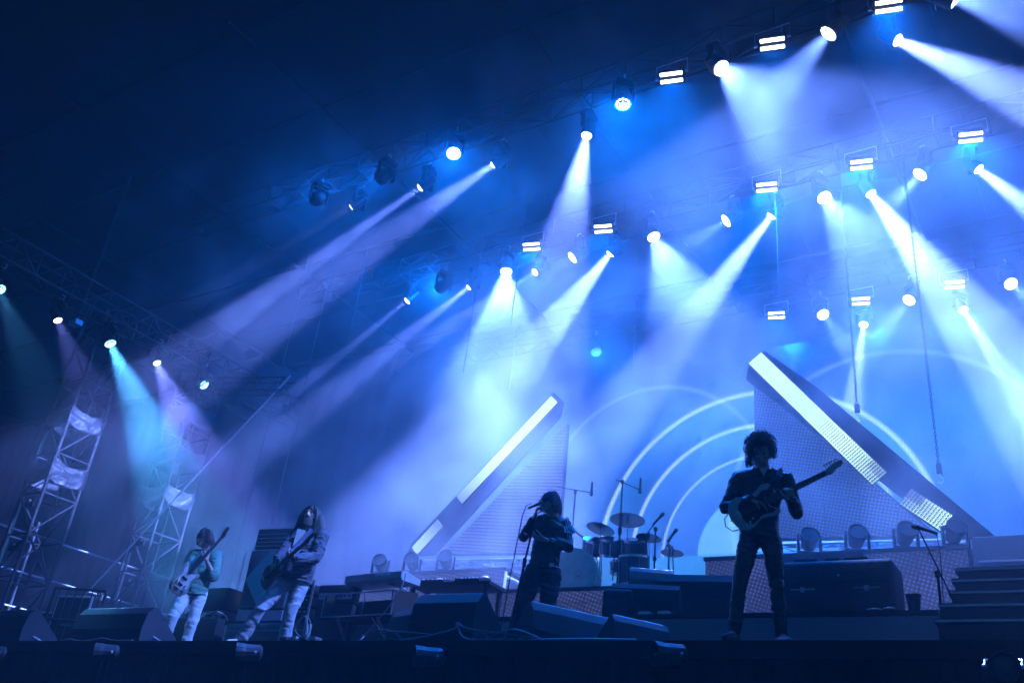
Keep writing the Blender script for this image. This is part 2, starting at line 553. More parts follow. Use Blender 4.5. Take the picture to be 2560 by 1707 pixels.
def screen_base(name, rough=.35):
    m = bpy.data.materials.new(name); m.use_nodes = True
    b = m.node_tree.nodes['Principled BSDF']
    b.inputs['Base Color'].default_value = (0.012, 0.012, 0.014, 1)
    b.inputs['Roughness'].default_value = rough
    b.inputs['Emission Strength'].default_value = 1.0
    return m, b, NT(m)

# big LED wall: arcs over a horizon, a pale disc, a cyan floor below
m, b, N = screen_base('LED wall picture')
x, y, z = N.xyz()
up = N.step(z, 3.82, 3.90)
tot = None
def addc(c):
    global tot
    tot = c if tot is None else N.add(tot, c)
fade = N.n('MULTIPLY', N.step(z, 8.4, 4.6), N.n('MULTIPLY', N.step(x, -14.6, -11.0), N.step(x, 3.0, -1.0)))
addc(N.col(N.n('MULTIPLY', fade, up), (0.0, 0.07, 0.26)))
for cx, cz, r, w, g_, fl in ((-5.95,3.85,3.58,.09,.95,.5), (-5.93,3.85,2.80,.08,.85,.42), (-5.9,3.85,2.10,.055,.6,.28),
                         (-8.38,5.2,2.72,.10,.2,.0), (-3.28,4.74,3.2,.10,.22,.0)):
    dx = N.n('SUBTRACT', x, cx); dz = N.n('SUBTRACT', z, cz)
    d = N.n('SQRT', N.n('ADD', N.n('MULTIPLY', dx, dx), N.n('MULTIPLY', dz, dz)))
    e = N.n('ABSOLUTE', N.n('SUBTRACT', d, r))
    line = N.n('MULTIPLY', N.step(e, w, 0.0), up)
    addc(N.col(N.n('MULTIPLY', line, g_), (0.55, 0.72, 1.0)))
    if fl:
        inner = N.n('MULTIPLY', N.n('MULTIPLY', N.step(d, r-.8, r), N.n('LESS_THAN', d, r)), up)
        addc(N.col(N.n('MULTIPLY', inner, fl*.45), (0.1, 0.45, 1.0)))
dx = N.n('SUBTRACT', x, -5.9); dz = N.n('SUBTRACT', z, 3.85)
d = N.n('SQRT', N.n('ADD', N.n('MULTIPLY', dx, dx), N.n('MULTIPLY', dz, dz)))
disc = N.n('MULTIPLY', N.step(d, 1.34, 1.28), up)
addc(N.col(disc, (0.14, 0.42, 0.60)))
floor_ = N.n('MULTIPLY', N.step(z, 3.90, 3.82), N.step(z, 1.6, 3.9, .35, 1.0))
floor_ = N.n('MULTIPLY', floor_, N.n('MULTIPLY', N.step(x, -12.0, -8.0), N.step(x, 3.0, -1.0)))
addc(N.col(floor_, (0.015, 0.26, 0.46)))
pix = N.n('MULTIPLY', N.n('ADD', N.n('MULTIPLY', N.n('SINE', N.n('MULTIPLY', x, 2*math.pi/.06)), .12), .94),
          N.n('ADD', N.n('MULTIPLY', N.n('SINE', N.n('MULTIPLY', z, 2*math.pi/.06)), .12), .94))
sc_ = m.node_tree.nodes.new('ShaderNodeVectorMath'); sc_.operation = 'SCALE'
m.node_tree.links.new(tot, sc_.inputs[0]); m.node_tree.links.new(pix, sc_.inputs['Scale'])
m.node_tree.links.new(sc_.outputs[0], b.inputs['Emission Color'])
M['wall_led'] = m
m.cycles.emission_sampling = 'NONE'
w = empty('video_wall', (0, 0, 0), 0, 'huge blue video wall showing glowing concentric arcs behind the band', 'screen')
MB().box((-15.2,18.0,1.2),(3.4,18.05,8.5)).build('display', M['wall_led'], w)
MB().box((-15.2,18.06,1.2),(3.4,18.25,8.5)).build('cabinet', M['black'], w)
for xx in (-14, -10, -6, -2, 2):
    MB().tube([(xx,18.4,0),(xx,18.4,8.5)], .05, 8).build('support_post', M['alu'], w)

def mesh_led(name, base, px, pz, tilt, dim, dots=True):
    """open LED mesh: rows of lit pixels with dark gaps between"""
    m, b, N = screen_base(name, .5)
    x, y, z = N.xyz()
    zz = N.n('ADD', z, N.n('MULTIPLY', x, tilt))
    s1 = N.n('ADD', N.n('MULTIPLY', N.n('SINE', N.n('MULTIPLY', zz, 2*math.pi/pz)), .5), .5)
    if dots:
        xx = N.n('SUBTRACT', x, N.n('MULTIPLY', z, tilt))
        s2 = N.n('ADD', N.n('MULTIPLY', N.n('SINE', N.n('MULTIPLY', xx, 2*math.pi/px)), .5), .5)
        s = N.n('MULTIPLY', s1, s2)
        s = N.n('ADD', N.n('MULTIPLY', s, .9), .12)
    else:
        s = N.n('ADD', N.n('MULTIPLY', s1, .85), .15)
    m.cycles.emission_sampling = 'NONE'
    nz = N.step(N.noise(.9, 2), .3, .75, .45, 1.15)
    seam = N.n('MULTIPLY', N.n('GREATER_THAN', N.n('FRACT', N.n('DIVIDE', x, .5)), .035), N.n('GREATER_THAN', N.n('FRACT', N.n('DIVIDE', z, .5)), .035))
    wn_ = m.node_tree.nodes.new('ShaderNodeTexWhiteNoise'); wn_.noise_dimensions = '2D'
    cb = m.node_tree.nodes.new('ShaderNodeCombineXYZ')
    m.node_tree.links.new(N.n('FLOOR', N.n('DIVIDE', x, .5)), cb.inputs[0]); m.node_tree.links.new(N.n('FLOOR', N.n('DIVIDE', z, .5)), cb.inputs[1])
    m.node_tree.links.new(cb.outputs[0], wn_.inputs['Vector'])
    mod = N.n('ADD', N.n('MULTIPLY', wn_.outputs['Value'], .3), .75)
    seam = N.n('MULTIPLY', N.n('ADD', N.n('MULTIPLY', seam, .5), .5), mod)
    v = N.n('MULTIPLY', N.n('MULTIPLY', N.n('MULTIPLY', s, nz), seam), dim)
    m.node_tree.links.new(N.col(v, base), b.inputs['Emission Color'])
    return m
M['mesh_left'] = mesh_led('LED mesh lilac rows', (0.16, 0.18, 0.55), .055, .062, .10, .95, False)
M['mesh_right'] = mesh_led('LED mesh blue dots', (0.10, 0.19, 0.58), .052, .052, .25, .95, True)
M['riser_led'] = mesh_led('LED riser face', (0.13, 0.16, 0.46), .05, .05, .35, 1.0, True)
M['riser_led2'] = mesh_led('LED riser face lilac', (0.15, 0.17, 0.46), .055, .055, .2, 1.1, True)

def riser(name, lo, hi, label, face=None, group='stage risers'):
    t = empty(name, ((lo[0]+hi[0])/2, lo[1], lo[2]), 0, label, 'riser', group)
    o = Vector(t.location)
    l = [lo[i]-o[i] for i in range(3)]; h = [hi[i]-o[i] for i in range(3)]
    MB().box((l[0], l[1]+.012, l[2]), (h[0], h[1], h[2]-.05)).build('platform_body', M['black'], t)
    MB().box((l[0]-.02, l[1]-.01, h[2]-.046), (h[0]+.02, h[1]+.01, h[2])).build('deck', M['deck'], t)
    if face:
        MB().box((l[0]+.005, l[1], l[2]+.01), (h[0]-.005, l[1]+.009, h[2]-.052)).build('front_face', face, t)
    return t
riser('stage_riser', (-10.55,9.0,0), (-1.27,10.18,.567), 'low long carpeted riser across the stage behind the musicians', M['carpet'])
riser('drum_riser', (-7.85,10.2,0), (-4.30,14.5,1.20), 'drum riser with a lilac dotted LED front face', M['riser_led'])
# left wing: open frame at its right end
t = riser('wing_riser', (-10.30,11.3,0), (-8.15,12.9,1.826), 'left wing riser with a moire LED face and open frame end', M['riser_led2'])
o = Vector(t.location)
fx0, fx1 = -8.15 - o.x, -7.53 - o.x
MB().box((fx0, 0, .01), (fx1, .009, 1.774)).build('front_face', M['riser_led2'], t)
MB().box((fx0+.02, -.01, 1.78), (fx1+.02, 1.6, 1.826)).build('deck', M['deck'], t)
M['frame'] = mat('pale frame tube', (0.5, 0.51, 0.53), .4, .3)
for q in (((fx1, .03, 0), (fx1, .03, 1.77)), ((fx1, 1.5, 0), (fx1, 1.5, 1.77)), ((fx1, .03, 1.70), (fx1, 1.5, 1.70)),
          ((fx1, .03, 1.45), (fx1, 1.5, 1.45)), ((fx1, .03, 1.15), (fx1, 1.5, 1.15)), ((fx1, .03, 1.15), (fx1, .75, 1.70)), ((fx1, .75, 1.70), (fx1, 1.5, 1.15))):
    MB().tube(q, .028, 8).build('frame_tube', M['frame'], t)
riser('wing_riser', (-4.42,11.3,0), (-1.30,12.9,1.826), 'right wing riser behind the flight case with dark LED face', M['riser_led'])

# stairs at the right
st = empty('stage_stairs', (-.3, 8.2, 0), 0, 'dark stage stairs rising at the right edge', 'stairs')
M['stair'] = mat('worn dark step', (0.012, 0.0125, 0.014), .8, var=.5, scale=10, bump=.3)
zs = [.307, .499, .68, .86, 1.04]
for i, zt in enumerate(zs):
    y0 = i*.3
    x0 = -.93 if i < 2 else -.89
    MB().box((x0, y0, (zs[i-1] if i else 0)+.002), (2.2, y0+.03, zt-.04)).build('step_riser', M['stair'], st)
    MB().box((x0-.02, y0-.02, zt-.036), (2.2, y0+.32, zt)).build('tread', M['stair'], st)
    MB().box((x0-.015, y0-.026, zt-.03), (2.2, y0-.021, zt-.012)).build('nosing', M['steel'], st)
MB().box((-.92, 1.5, 0), (2.2, 3.0, 1.035)).build('stair_body', M['black'], st)
MB().prism([(0.02,.02),(1.5,1.0),(1.5,.02)], -.90, -.87, 'x').build('side_plate', M['stair'], st)
t = empty('equipment_cabinet', (-.6, 11.25, 0), 0, 'tall dark cabinet standing behind the stage stairs', 'cabinet')
MB().bbox((-.65,0,0),(2.2,1.0,1.9), .03).build('body', M['black'], t, True)
for zz in (.55, 1.1, 1.6):
    MB().box((-.60,-.012,zz),(2.1,-.002,zz+.02)).build('panel_rail', M['steel'], t)
for zz in (1.25, 1.72):
    MB().lathe([(.07,0),(.06,.012),(.001,.015)], 16, Matrix.Translation((0.0,-.004,zz)) @ Matrix.Rotation(math.pi/2, 4, 'X')).build('vent', M['steel'], t, True)

# ---------------------------------------------------------------- triangular mesh screens and diagonal lamp beams
def poly_slab(mb, pts, y0, y1):
    mb.prism(pts, y0, y1, 'y')
    return mb
def tri_screen(pts, m, label):
    t = empty('mesh_screen', (pts[0][0], 13.25, pts[0][1]), 0, label, 'screen', 'triangular mesh screens')
    o = t.location.copy()
    P_ = [(a-o.x, b-o.z) for a, b in pts]
    poly_slab(MB(), P_, 0, .02).build('display', m, t)
    n = len(P_)
    for i in range(n):
        a, b = P_[i], P_[(i+1) % n]
        MB().tube([(a[0], .06, a[1]), (b[0], .06, b[1])], .035, 8).build('frame_tube', M['truss'], t)
    for k in range(2, n):
        a, b, c = P_[0], P_[k-1], P_[k]
        MB().tube([((a[0]+b[0])/2, .07, (a[1]+b[1])/2), ((b[0]+c[0])/2, .07, (b[1]+c[1])/2)], .025, 6).build('brace', M['alu'], t)
    return t
tri_screen([(-7.82,2.62),(-7.84,4.98),(-10.20,2.72)], M['mesh_left'], 'left triangular mesh screen with lilac stripes behind the singer')
tri_screen([(-4.37,2.66),(-1.90,2.56),(-4.36,5.22)], M['mesh_right'], 'right triangular mesh screen with blue dots behind the curly guitarist')
# base beams under the screens
for (a, b, lab) in (((-10.6,13.2,2.50), (-7.5,13.2,2.40), 'pale horizontal truss under the left mesh screen'),
                    ((-4.6,13.2,2.46), (-1.2,13.2,2.36), 'pale horizontal truss under the right mesh screen')):
    t = box_truss('base_truss', a, b, .14, .45, lab, 'trusses under the mesh screens', rad=.022, m='alu')
    for lx in (.3, 1.5, 2.8):
        MB().tube([(lx, .0, -.05), (lx, .0, -2.4)], .03, 8).build('leg', M['alu'], t)

def ring_material():
    m = bpy.data.materials.new('ring pixel light'); m.use_nodes = True
    b = m.node_tree.nodes['Principled BSDF']
    at = m.node_tree.nodes.new('ShaderNodeAttribute'); at.attribute_name = 'level'
    b.inputs['Base Color'].default_value = (.1, .1, .1, 1)
    b.inputs['Emission Color'].default_value = (0.66, 1.0, 0.84, 1)
    m.node_tree.links.new(at.outputs['Fac'], b.inputs['Emission Strength'])
    m.cycles.emission_sampling = 'NONE'
    return m
M['ring'] = ring_material()
def ring_strip(t, c0, c1, width, rows, levels, y):
    """rows of small glowing rings between two points on the beam's front face"""
    c0 = Vector((c0[0], 0, c0[1])); c1 = Vector((c1[0], 0, c1[1]))
    d = c1-c0; Ln = d.length; d.normalize()
    n_ = Vector((-d.z, 0, d.x))
    pitch = width/rows
    cols = max(2, int(Ln/pitch))
    h = MB()
    a, b = c0 + n_*width*.56, c0 - n_*width*.56
    e, f = c1 - n_*width*.56, c1 + n_*width*.56
    h.prism([(v.x, v.z) for v in (a, b, e, f)], y-.03, y, 'y')
    ho = h.build('lamp_housing', M['fixture'], t)
    verts, faces, lev = [], [], []
    seg = 10
    for i in range(cols):
        fr = (i+.5)/cols
        for j in range(rows):
            c = c0 + d*(Ln*fr) + n_*(width*((j+.5)/rows-.5))
            L_ = levels(fr, (j+.5)/rows)
            base = len(verts)
            for k in range(seg):
                an = 2*math.pi*k/seg
                w_ = d*math.cos(an) + n_*math.sin(an)
                verts.append(tuple(c + w_*pitch*.42 + Vector((0, y-.034, 0))))
                verts.append(tuple(c + w_*pitch*.25 + Vector((0, y-.046, 0))))
                lev += [L_, L_]
            for k in range(seg):
                a0 = base+2*k; b0 = base+2*((k+1) % seg)
                faces.append((a0, b0, b0+1, a0+1))
    me = bpy.data.meshes.new('ring_lamps')
    me.from_pydata(verts, [], faces)
    at = me.attributes.new('level', 'FLOAT', 'POINT')
    at.data.foreach_set('value', lev)
    me.materials.append(M['ring'])
    ro = link('ring_lamps', me, t); ro['kind'] = 'stuff'
    return ro
M['plate'] = mat('dark beam cladding', (0.004, 0.004, 0.005), .8, spec=.1)
def diag(label, plate, strips, side):
    t = empty('lamp_beam', (plate[0][0], 13.0, plate[0][1]), 0, label, 'light beam', 'diagonal beams of ring lamps')
    o = t.location.copy()
    poly_slab(MB(), [(a-o.x, b-o.z) for a, b in plate], 0, .05).build('cladding', M['plate'], t)
    for c0, c1, w, rows, lv in strips:
        ring_strip(t, (c0[0]-o.x, c0[1]-o.z), (c1[0]-o.x, c1[1]-o.z), w, rows, lv, -.004)
    return t
def lvR1(f, v): return RING*(1.0 if f < .72 else 1.0 - (f-.72)*2.3) * (.55 if (f > .9 and v > .5) else 1)
def lvR2(f, v): return RING*(.16 + .5*min(1, f*1.3)) * (.35 if (f < .38 and v > .55) else 1)
def lvL1(f, v): return RING*(1.0 if f < .62 else 1.0 - (f-.62)*2.1)
def lvL2(f, v): return RING*(.12 + .42*min(1, f*1.3))
RING = 3.2
diag('bright diagonal beam of ring lamps sloping down to the right',
     [(-4.37,5.47),(-4.42,5.20),(-1.62,2.42),(-1.15,2.42),(-3.30,4.88),(-4.10,5.66)],
     [((-4.26,5.55),(-2.50,3.32),.27,6,lvR1), ((-2.19,3.04),(-1.70,2.62),.27,6,lvR2)], 1)
diag('bright diagonal beam of ring lamps sloping down to the left',
     [(-8.02,5.52),(-7.80,5.30),(-7.84,5.02),(-10.22,2.62),(-10.85,2.62),(-10.78,2.86)],
     [((-7.97,5.36),(-9.80,3.60),.21,5,lvL1), ((-10.16,3.20),(-10.66,2.70),.21,5,lvL2)], -1)

# hoist chains
def chain(x, y, z0, z1, label):
    t = empty('hoist_chain', (x, y, z0), 0, label, 'chain', 'hoist chains above the right beam')
    mb = MB()
    z = .22; k = 0
    while z < z1 - z0:
        pts = []
        for i in range(9):
            a = 2*math.pi*i/8
            u, v = .016*math.cos(a), .034*math.sin(a)
            pts.append((u if k % 2 else 0, 0 if k % 2 else u, z+v))
        mb.tube(pts, .007, 4, cap=False)
        z += .052; k += 1
    c = mb.build('chain', M['black'], t); c['kind'] = 'stuff'
    MB().bbox((-.035,-.03,.10),(.035,.03,.24), .012).build('hook_block', M['black'], t, True)
    MB().tube([(0,0,.12),(.0,0,.06),(.035,0,.03),(.04,0,-.01),(.01,0,-.04),(-.03,0,-.02)], .012, 8).build('hook', M['steel'], t, True)
chain(-2.75, 13.05, 4.3, 9.4, 'nearer hoist chain hooked to the top of the right diagonal beam')
chain(-1.73, 13.05, 3.25, 9.4, 'second thinner-looking hoist chain farther right of the first')
M['wire'] = mat('steel wire', (0.10, 0.10, 0.11), .5)
for (x, y, z0, z1, lab) in ((-9.38,12.0,5.7,9.5,'thin hanging cable left of the brightest wash light'),
                       (-8.45,12.0,6.5,9.5,'thin hanging cable right of the brightest wash light'),
                       (-14.3,12.0,2.5,9.5,'straight thin cable hanging left of the bearded guitarist'),
                       (-13.7,12.2,3.2,9.5,'pale thin cable hanging just above the bearded guitarist'),
                       (-12.9,12.4,7.2,9.5,'short thin cable hanging from the middle truss at left'),
                       (-3.95,13.3,6.3,9.5,'thin cable hanging above the right diagonal beam')):
    t = empty('hanging_cable', (x, y, z0), 0, lab, 'cable', 'thin cables hanging from the trusses')
    MB().tube([(0, 0, 0), (.02, 0, (z1-z0)*.5), (0, 0, z1-z0)], .009, 5).build('line', M['wire'], t)
    MB().ball((0,0,-.012), .014, 8, 6).build('end_weight', M['wire'], t)

# ---------------------------------------------------------------- drifting smoke among the beams
ms = bpy.data.materials.new('drifting smoke'); ms.use_nodes = True
nt = ms.node_tree; nt.nodes.remove(nt.nodes['Principled BSDF'])
pv = nt.nodes.new('ShaderNodeVolumePrincipled')
pv.inputs['Color'].default_value = (0.9, 0.93, 0.98, 1); pv.inputs['Anisotropy'].default_value = 0.25
pv.inputs['Density Attribute'].default_value = ''
NN = NT(ms)
x, y, z = NN.xyz()
f = NN.noise(.62, 4)
g_ = NN.step(f, .46, .66, .005, .080)
edge = NN.n('MULTIPLY', NN.n('MULTIPLY', NN.step(y, 8.4, 10.2), NN.step(y, 17.9, 17.0)), NN.n('MULTIPLY', NN.step(z, .2, 2.6), NN.step(z, 11.9, 10.9)))
edge = NN.n('MULTIPLY', edge, NN.n('MULTIPLY', NN.step(x, -21, -17), NN.step(x, 5, 3.0)))
nt.links.new(NN.n('MULTIPLY', g_, edge), pv.inputs['Density'])
nt.links.new(pv.outputs['Volume'], nt.nodes['Material Output'].inputs['Volume'])
smk = MB().box((-21, 8.4, .2), (5, 17.9, 11.9)).build('drifting_smoke', ms)
tag(smk, 'patches of drifting smoke caught in the light beams', 'smoke', kind='stuff')
SC.cycles.volume_step_rate = 6.0
SC.cycles.volume_max_steps = 48
# ---------------------------------------------------------------- small builders
def text_mesh(txt, size, depth=.003):
    cu = bpy.data.curves.new('t', 'FONT'); cu.body = txt; cu.size = size; cu.extrude = depth; cu.align_x = 'CENTER'; cu.align_y = 'CENTER'
    o = bpy.data.objects.new('t', cu); COL.objects.link(o)
    dg = bpy.context.evaluated_depsgraph_get()
    me = bpy.data.meshes.new_from_object(o.evaluated_get(dg))
    bpy.data.objects.remove(o)
    return me
M['white'] = mat('white print', (0.75, 0.76, 0.78), .5, var=.05)
M['rubber'] = mat('black rubber', (0.015, 0.015, 0.016), .7)
M['grille'] = mat('speaker grille', (0.02, 0.021, 0.023), .55, bump=.8, bscale=260)
M['wedge'] = mat('textured speaker paint', (0.018, 0.018, 0.02), .6, bump=.5, bscale=160)
M['cable'] = mat('grey cable', (0.16, 0.165, 0.18), .5)
M['cable_d'] = mat('black cable', (0.02, 0.02, 0.022), .4)
M['wood'] = mat('dark stained wood', (0.03, 0.022, 0.018), .4)

# ---------------------------------------------------------------- wedge monitors
def wedge(loc, rz, w, s, label):
    t = empty('wedge_monitor', loc, rz, label, 'speaker', 'wedge monitors along the stage edge')
    pr = [(0,.02),(-.015,.22),(.02,.42),(.10,.52),(.16,.52),(.56,.20),(.62,.10),(.62,.02)]
    pr = [(a*s, b*s) for a, b in pr]
    MB().prism(pr, -w/2+.022, w/2-.022, 'x').build('cabinet', M['wedge'], t)
    # end cheeks with a grip hole cut as a frame of pieces
    for sx in (-1, 1):
        x0, x1 = (w/2-.02, w/2) if sx > 0 else (-w/2, -w/2+.02)
        mb = MB().prism(pr, x0, x1, 'x')
        c = mb.build('end_panel', M['wedge'], t)
        hx = x1+.001 if sx > 0 else x0-.001
        hole = [(.20*s,.10*s),(.30*s,.30*s),(.40*s,.24*s),(.44*s,.12*s),(.40*s,.08*s)]
        MB().prism(hole, min(hx, hx+sx*.002), max(hx, hx+sx*.002), 'x').build('grip_recess', M['rubber'], c)
        MB().tube([(hx+sx*.012, .18*s, .15*s), (hx+sx*.016, .30*s, .12*s), (hx+sx*.012, .43*s, .10*s)], .014*s, 8).build('grip', M['steel'], c, True)
    g = MB()
    a, b = Vector((0, .17*s, .515*s)), Vector((0, .55*s, .215*s))
    n = Vector((0, (a-b).z, -(a-b).y)); n = Vector((0, abs(n.y), abs(n.z))).normalized()*.012
    g._new([(-w/2+.04, a.y+n.y, a.z+n.z), (w/2-.04, a.y+n.y, a.z+n.z), (w/2-.04, b.y+n.y, b.z+n.z), (-w/2+.04, b.y+n.y, b.z+n.z),
            (-w/2+.04, a.y, a.z), (w/2-.04, a.y, a.z), (w/2-.04, b.y, b.z), (-w/2+.04, b.y, b.z)],
           [(0,1,2,3),(0,4,5,1),(1,5,6,2),(2,6,7,3),(3,7,4,0)])
    g.build('grille', M['grille'], t)
    for sx in (-1, 1):
        for yy in (.05, .55):
            MB().cbox((sx*(w/2-.06), yy*s, .01), (.05, .04, .022)).build('foot', M['rubber'], t)
    MB().tube([(-w/2+.02, .13*s, .524*s), (w/2-.02, .13*s, .524*s)], .006, 6).build('edge_strip', M['steel'], t)
    return t
wedge((-13.80,7.78,0), 0, .88, 1.0, 'wedge monitor at the far left, cut by the picture edge')
wedge((-11.45,7.80,0), 0, 1.50, .98, 'widest wedge monitor, in front of the green-shirted bassist')
wedge((-6.62,8.10,0), -.35, .75, .95, 'wedge monitor half hidden left of the big centre wedge')
wedge((-5.95,7.86,0), .02, .82, 1.10, 'big dark wedge monitor just left of the singer')
wedge((-4.62,8.36,0), math.radians(58), 1.0, .92, 'turned wedge monitor with a lit blue flank before the singer')
wedge((-3.82,8.20,0), math.radians(58), .62, .64, 'smallest wedge monitor, between singer and curly guitarist')
# two more on the drum riser edge
wedge((-4.75,10.38,1.20), math.radians(25), .55, .48, 'small monitor on the drum riser edge right of the drums')

# ---------------------------------------------------------------- footlights under the stage edge
FL_CAN = mesh_of(MB().lathe([(.05,.16),(.085,.13),(.09,-.02),(.10,-.06),(.105,-.13),(.095,-.13),(.09,-.05)], 12), 'can', mat('footlight can', (0.05, 0.055, 0.065), .5, .3))
FL_GLASS = mesh_of(MB().lathe([(.092,-.045),(.07,-.06),(.001,-.068)], 14), 'lens', mat('footlight glass', (0.10, 0.16, 0.20), .2))
FL_ARM = mesh_of(MB().tube([(-.115,0,0),(-.12,.05,.05),(0,.11,.07),(.12,.05,.05),(.115,0,0)], .009, 6).tube([(0,.11,.07),(0,.16,.07)], .012, 6), 'bracket', M['steel'])
fx = [-13.2,-10.74,-8.21,-5.71,-3.21,-.72]
fz = [-.18,-.155,-.15,-.175,-.135,-.20]
flab = ['footlight under the stage edge cut by the left picture edge', 'footlight under the stage edge below the widest wedge monitor',
        'footlight under the stage edge below the bearded guitarist', 'footlight under the stage edge below the tangled cables',
        'footlight under the stage edge left of the curly guitarist', 'footlight under the stage edge at the far right, facing out']
for i in range(6):
    t = empty('footlight', (fx[i], 7.40, fz[i]), 0, flab[i], 'lamp', 'footlights along the stage front')
    link('bracket', FL_ARM, t)
    MB().tube([(0,.15,.07),(0,.20,.10)], .012, 6).build('arm', M['steel'], t)
    e = aim((0, 0, 0), (-.9 if i < 5 else .15, -1.0, -.15))
    h = link('can', FL_CAN, t, rot=e)
    link('lens', FL_GLASS, h)
    for s_ in (-1, 1):
        MB().ball((s_*.118, 0, 0), .018, 8, 6).build('knob', M['steel'], t)

# ---------------------------------------------------------------- floor moving heads on the wing risers
labs = ['first floor moving head from the left on the right wing riser', 'second floor moving head from the left on the right wing riser',
        'third floor moving head from the left on the right wing riser', 'fourth floor moving head, at the foot of the right beam',
        'floor moving head beside the lower end of the left beam', 'middle floor moving head on the left wing riser', 'leftmost floor moving head on the left wing riser']
for (x, lab) in zip((-3.12,-2.53,-1.96,-1.41,-8.85,-9.53,-10.20), labs):
    y = 11.55
    t = moving_head('floor_moving_head', (x+.02, y-.05, 1.826+.32+.05), (x+1.3, y-3.0, 3.6), True, None, lab, 'stage light', 'floor moving heads on the wing risers', hang=False)
    t.scale = (.8, .8, .8)
    t.location.z = 1.826 + .002

# ---------------------------------------------------------------- flight case on the low riser
t = empty('flight_case', (-2.26, 9.12, .567), 0, 'large dark covered flight case on the low riser at right', 'case')
M['case'] = mat('scuffed dark case cloth', (0.035, 0.036, 0.042), .7, var=.5, scale=5, bump=.4, bscale=25)
MB().bbox((-.55,0,.015),(.55,.50,.53), .05, seg=3).build('body', M['case'], t, True)
for sx in (-.30, .30):
    MB().box((sx-.12,-.008,.24),(sx+.12,-.001,.25)).build('latch_bar', M['steel'], t)
    MB().box((sx-.02,-.015,.215),(sx+.02,-.001,.265)).build('latch', M['steel'], t)
MB().box((-.50,-.006,.30),(.50,-.002,.306)).build('seam', M['black'], t)
MB().ball((.05,-.005,.37), .012, 8, 6).build('rivet', M['steel'], t)
def knobbox(loc, w, n, label):
    t = empty('pedal_box', loc, 0, label, 'pedal', 'small boxes on the flight case')
    MB().bbox((-w/2,-.05,0),(w/2,.05,.035), .006).build('body', M['black'], t, True)
    for i in range(n):
        MB().lathe([(.010,.035),(.010,.055),(.007,.058)], 8, Matrix.Translation((-w/2+.02+i*(w-.04)/max(1, n-1), 0, 0))).build('knob', M['rubber'], t)
knobbox((-2.55, 9.25, 1.099), .22, 6, 'left knobbed box on top of the flight case')
knobbox((-2.28, 9.25, 1.099), .14, 2, 'small middle box on top of the flight case')
knobbox((-2.06, 9.25, 1.099), .22, 6, 'right knobbed box on top of the flight case')
# low angled stands in front of the wing riser
def ramp(loc, rz, w, d, h, label):
    t = empty('angled_stand', loc, rz, label, 'stand', 'dark angled stands on the risers')
    MB().prism([(0,h*.55),(0,h*.86),(d*.12,h),(d,h*.82),(d,h*.42)], -w/2, w/2, 'x').build('top_plate', M['black'], t)
    for sx in (-1, 1):
        for yy in (.06, d-.06):
            MB().box((sx*(w/2-.05)-.03, yy-.03, 0), (sx*(w/2-.05)+.03, yy+.03, h*.56)).build('leg', M['black'], t)
    return t
ramp((-2.75,10.6,.0), 0, .9, .5, 1.62, 'dark angled stand above the flight case')
ramp((-3.95,9.75,.567), .2, .85, .45, .62, 'dark angled stand between drums and curly guitarist')
ramp((-4.35,9.35,.567), .3, .75, .4, .42, 'low dark angled stand at the foot of the drum riser')
t = empty('instrument_pod', (-4.62, 9.2, .567), .2, 'small round-cornered black amplifier in front of the drum riser', 'amplifier')
MB().bbox((-.17,0,0),(.17,.28,.34), .05, seg=3).build('body', M['black'], t, True)
MB().box((-.13,-.008,.05),(.13,-.001,.22)).build('grille', M['grille'], t)
MB().tube([(-.10,.14,.34),(-.08,.14,.39),(.08,.14,.39),(.10,.14,.34)], .012, 6).build('handle', M['rubber'], t)
for x, lab in ((-4.22, 'left small pedal on the low riser in front of the drums'), (-4.0, 'right small pedal on the low riser in front of the drums')):
    t = empty('effects_pedal', (x, 9.07, .567), .1, lab, 'pedal', 'pedals on the low riser')
    MB().bbox((-.07,0,0),(.07,.12,.05), .008).build('body', M['steel'], t, True)
    MB().lathe([(.014,.05),(.014,.065),(.005,.067)], 10, Matrix.Translation((0,.04,0))).build('switch', M['chrome'], t)
t = empty('waste_cup', (-1.55, 9.1, .567), 0, 'small dark tub beside the right microphone stand', 'tub')
MB().lathe([(.05,0),(.065,.15),(.07,.15),(.07,.16),(.058,.16),(.046,.02)], 16).build('tub_wall', M['black'], t, True)
MB().lathe([(.046,.021),(.001,.022)], 16).build('tub_floor', M['rubber'], t)
t = empty('pair_of_shoes', (-1.82, 9.08, .567), 0, 'dark crumpled cloth lying right of the flight case', 'cloth')
MB().ball((-.07,0,.02),(.08,.05,.025)).ball((.06,.01,.025),(.07,.05,.03)).build('fold', M['black'], t, True)
t.name = 'crumpled_cloth'

